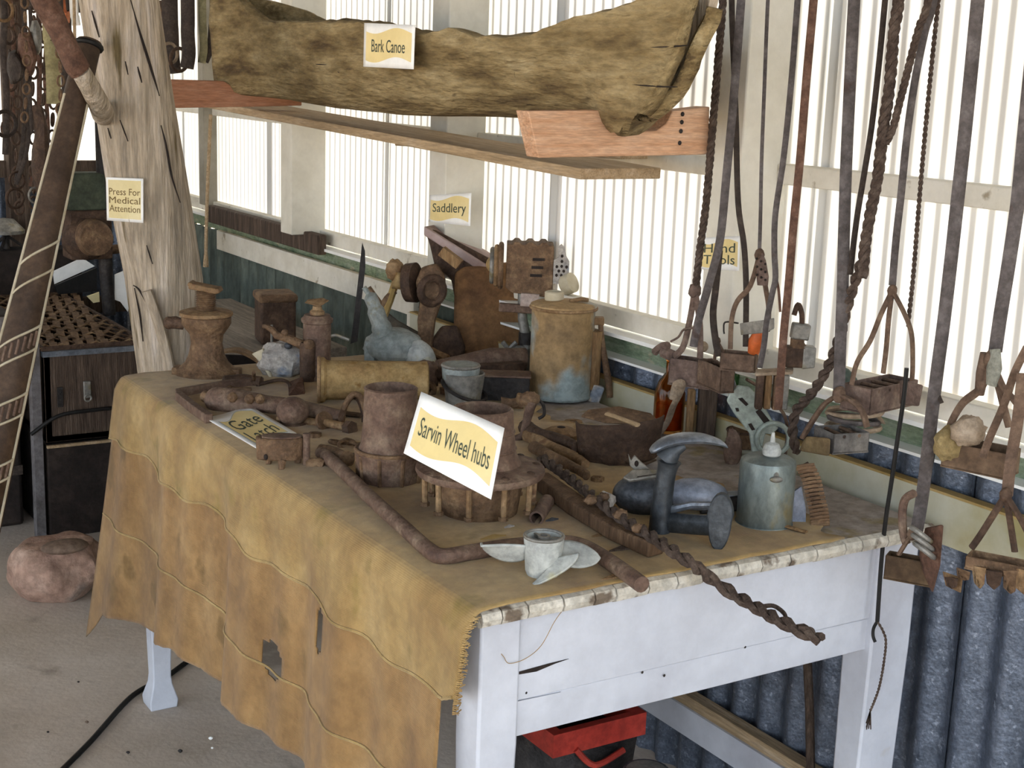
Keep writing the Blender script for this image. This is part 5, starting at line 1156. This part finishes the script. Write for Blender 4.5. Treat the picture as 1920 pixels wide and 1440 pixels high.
MB().tube(smooth([AX(x, y, 1.595) for x, y in ((1645, 1165), (1638, 1178), (1637, 1192), (1641, 1204))], 4), .0026, 8).build('end_hook', BLACKR, o, world=True)
braid(MB(), [AX(x, y, 1.595) for x, y in ((1645, 1165), (1656, 1184), (1661, 1205), (1656, 1250), (1648, 1290), (1638, 1318), (1632, 1332))], .0022, 2, .012).build('twisted_tail', ROPE, o, world=True)
tf = MB()
for k in range(9): tf.tube([AX(1632, 1332, 1.595), AX(1632 + random.uniform(-8, 3), 1350 + random.uniform(0, 18), 1.595)], .0007, 4)
t_ = tf.build('frayed_end', ROPE, o, world=True); t_['kind'] = 'stuff'
# 6 wide strap to the spring stirrup at the table corner
strap('wide_strap', 'longest wide grey strap, reaching down to the spring stirrup at the table corner', [(1834, -5), (1822, 120), (1808, 260), (1796, 370), (1784, 480), (1770, 600), (1758, 690), (1748, 770), (1738, 860), (1728, 940), (1718, 1000)], 24, LEATHERG, X=1.56, group=SG)
strap('leather_strap', 'thin strap with a knotted tail just right of the longest wide strap', [(1812, 250), (1800, 380), (1786, 500), (1772, 620), (1764, 700), (1756, 722), (1760, 742), (1766, 756)], 8, LEATHER, X=1.565, group=SG, top=False)
strap('cord_tail', 'short black tail end below the green sill, right of the longest wide strap', [(1752, 806), (1750, 850), (1744, 880), (1730, 912)], 7, BLACKR, X=1.60, kind='cord', group=SG, top=False, cat='cord')
o, s = stirrup('stirrup', 'dark brown stirrup with a coil spring, at the near right table corner', (1712, 1000), [[(1702, 1020), (1694, 1040)], [(1720, 1016), (1726, 1036)]], (1664, 1036, 1752, 1052, 48), X=1.50, m=BR, mt=mat('stirrup_dark', ['3c2c1e', '52402d', '675540'], 16), legw=14, depth=34)
for k in range(3): MB().ring(AX(1727 + 3 * k, 1002 + 15 * k, 1.495), .016, .0038, 18, 8, rot=(.5, .4, .6)).build('spring_coil', ZINC, o, world=True)
MB().tube(smooth([AX(x, y, 1.50) for x, y in ((1714, 925), (1698, 935), (1692, 960), (1694, 1000), (1700, 1020))], 4), .006, 8).build('side_loop', RUSTP, o, world=True)
MB().slab([AX(x, y, 1.49) for x, y in ((1716, 978), (1772, 984), (1768, 1050), (1752, 1110), (1728, 1070), (1722, 1000))][:0] or [AX(x, y, 1.505) for x, y in ((1738, 990), (1770, 984), (1764, 1060), (1750, 1112), (1734, 1076), (1726, 1040))], .010, FW).build('leather_flap', LEATHERB, o, world=True, bev=.002)
# 7 far right strap and its stirrup
strap('wide_strap', 'wide grey strap at the right edge leading to the rag wrapped stirrup', [(1934, 120), (1920, 260), (1908, 380), (1892, 490), (1876, 590), (1866, 660)], 26, LEATHERG, X=1.57, group=SG)
o, s = stirrup('stirrup', 'rag wrapped stirrup with a rusty box tread, at the right edge of the picture', (1858, 672), [[(1846, 725), (1815, 755), (1798, 790), (1796, 812)], [(1868, 730), (1872, 770), (1874, 800)], [(1880, 725), (1900, 748), (1910, 762)]], (1782, 822, 1902, 846, 50), X=1.56, m=BR, mt=mat('tread_brown', ['4b3a2b', '665240', '7d6852'], 16), legw=17, depth=70)
MB().tube([AX(1866, 655, 1.56), AX(1864, 690, 1.555), AX(1860, 722, 1.555)], [12 * s, 17 * s, 12 * s], 12, flat=(1, .6)).jit(.002, 60).build('rag_wrap', mat('rag_green_grey', ['73736a', '8f8f83', 'a6a699'], 24, .95), o, world=True)
MB().tube([AX(1848, 662, 1.56), AX(1842, 700, 1.56), AX(1836, 740, 1.56)], [10 * s, 12 * s, 9 * s], 10).build('side_leg', BR, o, world=True)
MB().ball(AX(1782, 832, 1.545), (.026, .02, .026), rough=.22, rs=3).build('rag_knot', mat('rag_yellow', ['7d6a45', '98855c', 'ad9a70'], 26, .95), o, world=True)
MB().ball(AX(1816, 808, 1.545), (.028, .02, .022), rough=.22, rs=3).build('rag_knot', RAGM, o, world=True)
strap('leather_strap', 'dark strap slanting across the rag wrapped stirrup at the right edge', [(1926, 650), (1902, 700), (1882, 760), (1856, 820), (1842, 858)], 15, BR, X=1.53, group=SG, top=False)
strap('leather_strap', 'dark brown strap below the right edge stirrup', [(1918, 700), (1908, 790), (1896, 860), (1888, 930)], 22, BR, X=1.52, group=SG, top=False)
o, s = stirrup('stirrup', 'lowest stirrup, three legs and a crumbling rusty tread, at the lower right edge', (1886, 928), [[(1864, 970), (1846, 1005), (1834, 1028)], [(1888, 980), (1890, 1034)], [(1912, 970), (1932, 1010)]], (1816, 1036, 1950, 1062, 26), X=1.50, m=RUSTD, mt=RUST, legw=15, depth=50)
for k, (x, y, w_, h_) in enumerate(((1808, 1078, 26, 24), (1838, 1082, 24, 40), (1866, 1086, 30, 34), (1896, 1092, 26, 48), (1918, 1090, 22, 44), (1786, 1092, 24, 18))):
    MB().slab([AX(x - w_ / 2, y - h_ / 2, 1.49), AX(x + w_ / 2, y - h_ / 2 + 4, 1.49), AX(x + w_ / 2 - 4, y + h_ / 3, 1.495), AX(x, y + h_ / 2, 1.50), AX(x - w_ / 2 + 3, y + h_ / 4, 1.49)], .006, FW).jit(.004, 50).build('rust_flake', [RUST, RUSTO, RUSTD][k % 3], o, world=True)
MB().slab([AX(x, y, 1.50) for x, y in ((1770, 1072), (1806, 1084), (1802, 1112), (1776, 1100))], .008, FW).build('tin_flap', RUSTO, o, world=True, bev=.001)
strap('hanging_wire', None, [(1908, -5), (1900, 200)], 3, IROND, X=1.62, kind='cord') if False else None

# ================================================================== HARNESS HANGING ON THE LEFT
def hangY(pts, Y): return [AY(x, y, Y) for x, y in pts]
HG = 'harness gear hanging in the far left corner'
Yh = 5.0
hp2 = thing('trim_3', None, None, (.9, Yh, 2.2), kind='structure'); hp2['label'] = 'overhead rack of poles carrying the far harness'
for k in range(9): MB().tube([(.45, 4.2 + k * .125, 2.2), (1.7, 4.2 + k * .125, 2.2)], .018, 10).build('rack_pole', WOODD, hp2, world=True)
for x in (.5, 1.65): MB().tube([(x, 4.15, 2.225), (x, 5.28, 2.225)], .015, 8).build('rack_rail', WOODD, hp2, world=True); MB().tube([(x, 4.7, 2.23), (x, 4.7, 2.7)], .008, 6).build('hanger', IROND, hp2, world=True)
YS = [4.2 + k * .125 for k in range(9)]
def up(pts, Y):
    Y = min(YS, key=lambda q: abs(q - Y)); P = hangY(pts, Y); return [Vector((P[0].x, Y, 2.185))] + P
def chain(name, label, pts, Y, r=.018, m=RUSTD):
    P = smooth(up(pts, Y), 8); o = thing(name, label, 'chain', P[-1], 0, HG); d = 0; Ls = [0]
    for a, b in zip(P, P[1:]): Ls.append(Ls[-1] + (b - a).length)
    n_ = int(Ls[-1] / (r * 3.0))
    for k in range(n_ + 1):
        t = Ls[-1] * k / n_; i = max(j for j in range(len(Ls)) if Ls[j] <= t + 1e-9); i = min(i, len(P) - 2)
        c = P[i].lerp(P[i + 1], (t - Ls[i]) / max(1e-9, Ls[i + 1] - Ls[i])); a = (P[i + 1] - P[i]).to_track_quat('X', 'Z').to_euler()
        MB().ring(c, r, r * .26, 12, 6, rot=(a.x + (PI / 2 if k % 2 else 0), a.y, a.z), sx=1.15, sy=.75).build('link', m, o, world=True)
    return o
for k, (pts, r, lb) in enumerate((
    ([(28, 0), (34, 120), (30, 260), (36, 390)], .020, 'coarse rusty chain hanging leftmost in the far corner'),
    ([(62, 0), (66, 90), (60, 190), (64, 300), (62, 410)], .018, 'rusty chain hanging second from the left in the far corner'),
    ([(98, 0), (104, 130), (98, 250), (104, 380)], .017, 'rusty chain hanging just left of the didgeridoo top'),
    ([(16, 40), (20, 160), (14, 240)], .024, 'short heavy chain at the very left edge'),
    ([(82, 110), (80, 220), (86, 330)], .016, 'thin chain behind the pale hide strip'))): chain('rusty_chain', lb, pts, (5.2, 4.95, 4.7, 5.075, 4.825)[k], r)
def lstrap(name, label, pts, Y, w_, m, cat='strap', fl=.3):
    P = up(pts, Y); s = dep(P[-1]) / F
    return tag(MB().tube(smooth(P, 5), w_ * s / 2, 8, flat=(1, fl), up=(-.5, -.85, 0)).build(name, m), label, cat, HG)
for a in (
    ('hide_strip', 'pale green grey hide strip hanging left of the didgeridoo top', [(92, 30), (96, 80), (100, 140), (101, 195)], 4.575, 27, mat('hide', ['8a805c', 'a39a72', 'b6ae88'], 12, .9)),
    ('harness_strap', 'dark harness strap hanging at the left edge beside the heavy chain', [(8, 0), (6, 90), (12, 180), (10, 290)], 4.825, 12, LEATHER),
    ('harness_strap', 'dark harness strap running down to the twin buckles at the left', [(44, 0), (48, 130), (44, 260), (30, 340)], 5.075, 9, LEATHER),
    ('harness_strap', 'dark harness strap forming the right arm of the twin buckles', [(52, 180), (54, 250), (46, 300), (30, 346)], 4.825, 8, LEATHER),
    ('harness_strap', 'brown harness strap right of the twin buckles', [(72, 0), (74, 160), (70, 280), (58, 350)], 5.2, 10, LEATHERB),
    ('harness_strap', 'dark strap hanging close left of the didgeridoo', [(118, 120), (122, 200), (120, 260), (112, 330)], 4.45, 9, LEATHER),
    ('harness_rope', 'pale rope slanting down beside the didgeridoo', [(140, 60), (134, 160), (124, 240), (110, 320)], 4.325, 6, WOODS),
    ('harness_strap', 'wide dark harness strap nearest to the trunk on its right side', [(318, 0), (320, 60), (322, 110), (326, 138)], 4.3, 30, LEATHER),
    ('harness_strap', 'dark harness strap between trunk and canoe with looped end', [(352, 0), (352, 60), (354, 100), (350, 128)], 4.25, 26, LEATHER),
    ('harness_strap', 'greenish worn strap hanging beside the canoe tip', [(379, 0), (380, 50), (382, 90), (378, 118)], 4.2, 15, mat('strap_green', ['6f6a50', '8a8464', 'a09a7a'], 14)),
    ('harness_strap', 'dark curved strap closest to the canoe tip', [(400, 0), (398, 50), (394, 90), (384, 116)], 4.22, 14, LEATHER)): lstrap(*a)
for k, (x, y, Y, R_, m, lb) in enumerate(((6, 18, 4.8, .035, RUSTO, 'round pale harness ring at the upper left edge'), (32, 338, 4.86, .028, RUSTD, 'dark ring joining the twin straps at the left'), (28, 372, 4.86, .032, RUSTD, 'lower dark ring below the twin straps'), (66, 366, 4.7, .024, ZINC, 'pale ring left of the didgeridoo middle'), (10, 232, 4.8, .04, LEATHER, 'square dark buckle at the left edge'), (336, 112, 4.27, .034, RUSTD, 'dark bit ring hanging between trunk and canoe'), (318, 100, 4.28, .03, RAGM, 'pale bit ring right of the trunk top'))):
    P = AY(x, y, Y); tag(MB().ring(P, R_, R_ * .16, 22, 8, 'y', rot=(0, .2 * k, .4)).build('harness_ring', m), lb, 'ring', HG)
for k, (pts, Y, r, m, lb) in enumerate((
    ([(70, 200), (78, 260), (76, 330), (82, 400)], 4.65, .045, RUSTD, 'lumpy dark bundle of harness left of the didgeridoo'),
    ([(46, 60), (52, 100), (50, 140)], 4.75, .05, LEATHERB, 'brown leather pad hanging at the upper left'),
    ([(64, 40), (66, 70), (70, 100)], 4.7, .035, ZINC, 'pale metal flask shape hanging beside the hide strip'),
    ([(24, 100), (30, 130), (26, 160)], 4.75, .04, LEATHER, 'dark leather blinker hanging below the ring'),
    ([(86, 300), (88, 340), (86, 390)], 4.825, .035, RUST, 'rusty iron lump hanging low beside the didgeridoo'))):
    tag(MB().tube(smooth(up(pts, Y)[1:], 5), [r * .6, r, r * 1.1, r, r * .5], 12, flat=(1, .5)).jit(.012, 18).build('harness_bundle', m), lb, 'harness', HG)
# red and white rosette hide at the top left
tag(MB().tube(smooth(up([(112, 0), (118, 24), (122, 44)], 4.6), 5), [.02, .03, .05, .045, .03], 10, flat=(1, .4)).build('rosette', mat('rosette_orange', ['a9572e', 'c4744a', 'd69470'], 16)), 'orange tufted rosette hanging behind the didgeridoo top', 'rosette', HG)
tag(MB().tube(smooth(up([(138, 0), (141, 30), (143, 48)], 4.65), 4), .035, 8, flat=(1, .3)).build('white_tassel', PAPER), 'white tassel hanging right of the orange rosette', 'tassel', HG)
for k, (x, y, R_) in enumerate(((8, 425, .07), (4, 300, .0))):
    if R_: tag(MB().lathe([(0, 0), (R_, 0), (R_ * 1.02, .012), (R_ * .5, .05), (0, .055)], AY(x, y + 12, 5.265), 24).build('enamel_basin', ZINC), 'pale upturned enamel basin at the left edge above the packing case', 'basin')
P = AY(12, 460, 5.265); st_ = thing('basin_stand', 'thin dark stand carrying the enamel basin at the left edge', 'stand', (P.x, 5.265, PCZ))
MB().tube([(P.x, 5.265, PCZ), (P.x, 5.265, AY(8, 440, 5.265).z)], .012, 8).build('pole', IROND, st_, world=True)
for k in range(3): MB().tube([(P.x, 5.265, PCZ + .05), (P.x + .06 * math.cos(2.1 * k), 5.265 + .06 * math.sin(2.1 * k), PCZ + .006)], .006, 6).build('foot', IROND, st_, world=True)
tag(MB().tube(smooth([AX(395, 215, 1.60), AX(390, 330, 1.60), AX(387, 420, 1.60), AX(386, 500, 1.60)], 5), [.006] * 14 + [.009, .010], 8).build('hanging_stick', WOODS), 'thin pale stick hanging below the shelf board near the dark corner', 'stick')

for k, (pts, Y, w_, m, lb) in enumerate((
    ([(20, 0), (26, 70), (22, 150), (26, 230)], 5.2, 8, LEATHERB, 'narrow brown strap in the far corner behind the heavy chain'),
    ([(56, 0), (58, 80), (56, 170), (60, 250)], 4.7, 7, LEATHER, 'narrow dark strap left of the pale hide strip'),
    ([(84, 0), (88, 60), (84, 140), (90, 240), (86, 300)], 5.075, 8, LEATHERB, 'narrow brown strap behind the pale hide strip'),
    ([(110, 0), (112, 90), (108, 170), (114, 260)], 5.2, 8, LEATHER, 'narrow dark strap behind the orange rosette'),
    ([(128, 0), (130, 80), (126, 150), (130, 220)], 4.95, 9, LEATHER, 'dark strap between orange rosette and white tassel'))): lstrap('narrow_strap', lb, pts, Y, w_, m)
for k, (pts, Y, lb) in enumerate((
    ([(46, 0), (50, 140), (46, 220)], 4.325, 'light chain hanging in front of the brown leather pad'),
    ([(110, 60), (114, 150), (110, 230)], 4.2, 'light chain hanging just left of the didgeridoo mouthpiece'),
    ([(306, 0), (308, 60), (310, 96)], 4.575, 'light chain just right of the trunk top'))): chain('light_chain', lb, pts, Y, .013, RUST)
# small iron bits strewn between the larger things
for k, (kind, x, y, a, m, lb) in enumerate((
    ('nut', 590, 822, .3, RUST, 'rusty nut lying right of the iron ball'),
    ('nut', 655, 862, .9, RUSTD, 'dark nut lying behind the far end of the crank handle'),
    ('nut', 1120, 905, .1, RUSTO, 'tan nut lying beside the twisted rod, right of the hooks'),
    ('washer', 610, 842, .2, RUSTP, 'flat washer lying in front of the large bolt'),
    ('washer', 1075, 792, .5, RUSTO, 'flat washer lying behind the capped spool'),
    ('folded_plate', 688, 836, .4, RUST, 'small rusty hinge lying left of the first wheel hub'),
    ('folded_plate', 930, 776, 1.0, RUSTD, 'small dark hinge lying in front of the black steel box'),
    ('pin', 1100, 850, .2, RUSTD, 'short pin lying at the left foot of the iron pan'),
    ('pin', 700, 800, 1.2, RUSTO, 'short pin lying behind the first wheel hub'),
    ('pin', 455, 735, .0, RUST, 'short pin lying between bent bar and fencing tool'))):
    o, s = item('iron_' + kind, lb, kind.split('_')[-1], x, y, turn=a, group='small loose iron pieces strewn on the table')
    if kind == 'nut': MB(s).lathe([(7, 0), (13, 0), (13, 11), (7, 11), (7, 0)], n=6).build('nut', m, o)
    elif kind == 'washer': MB(s).lathe([(7, 0), (17, 0), (17, 3), (7, 3), (7, 0)], n=20).build('ring', m, o)
    elif kind == 'folded_plate':  # small hinge, two leaves on a barrel
        MB(s).box((-14, 0, 3), (26, 22, 4)).build('leaf', m, o, bev=.0005); MB(s).box((14, 0, 6), (26, 22, 4), (0, -.25, 0)).build('leaf', m, o, bev=.0005); MB(s).tube([(0, -12, 5), (0, 12, 5)], 4, 8).build('barrel', m, o)
    else: MB(s).tube([(-22, 0, 5), (16, 0, 5)], 4.5, 8).build('shank', m, o); MB(s).ball((-24, 0, 6), (6, 7, 6), nu=10, nv=8).build('head', m, o)
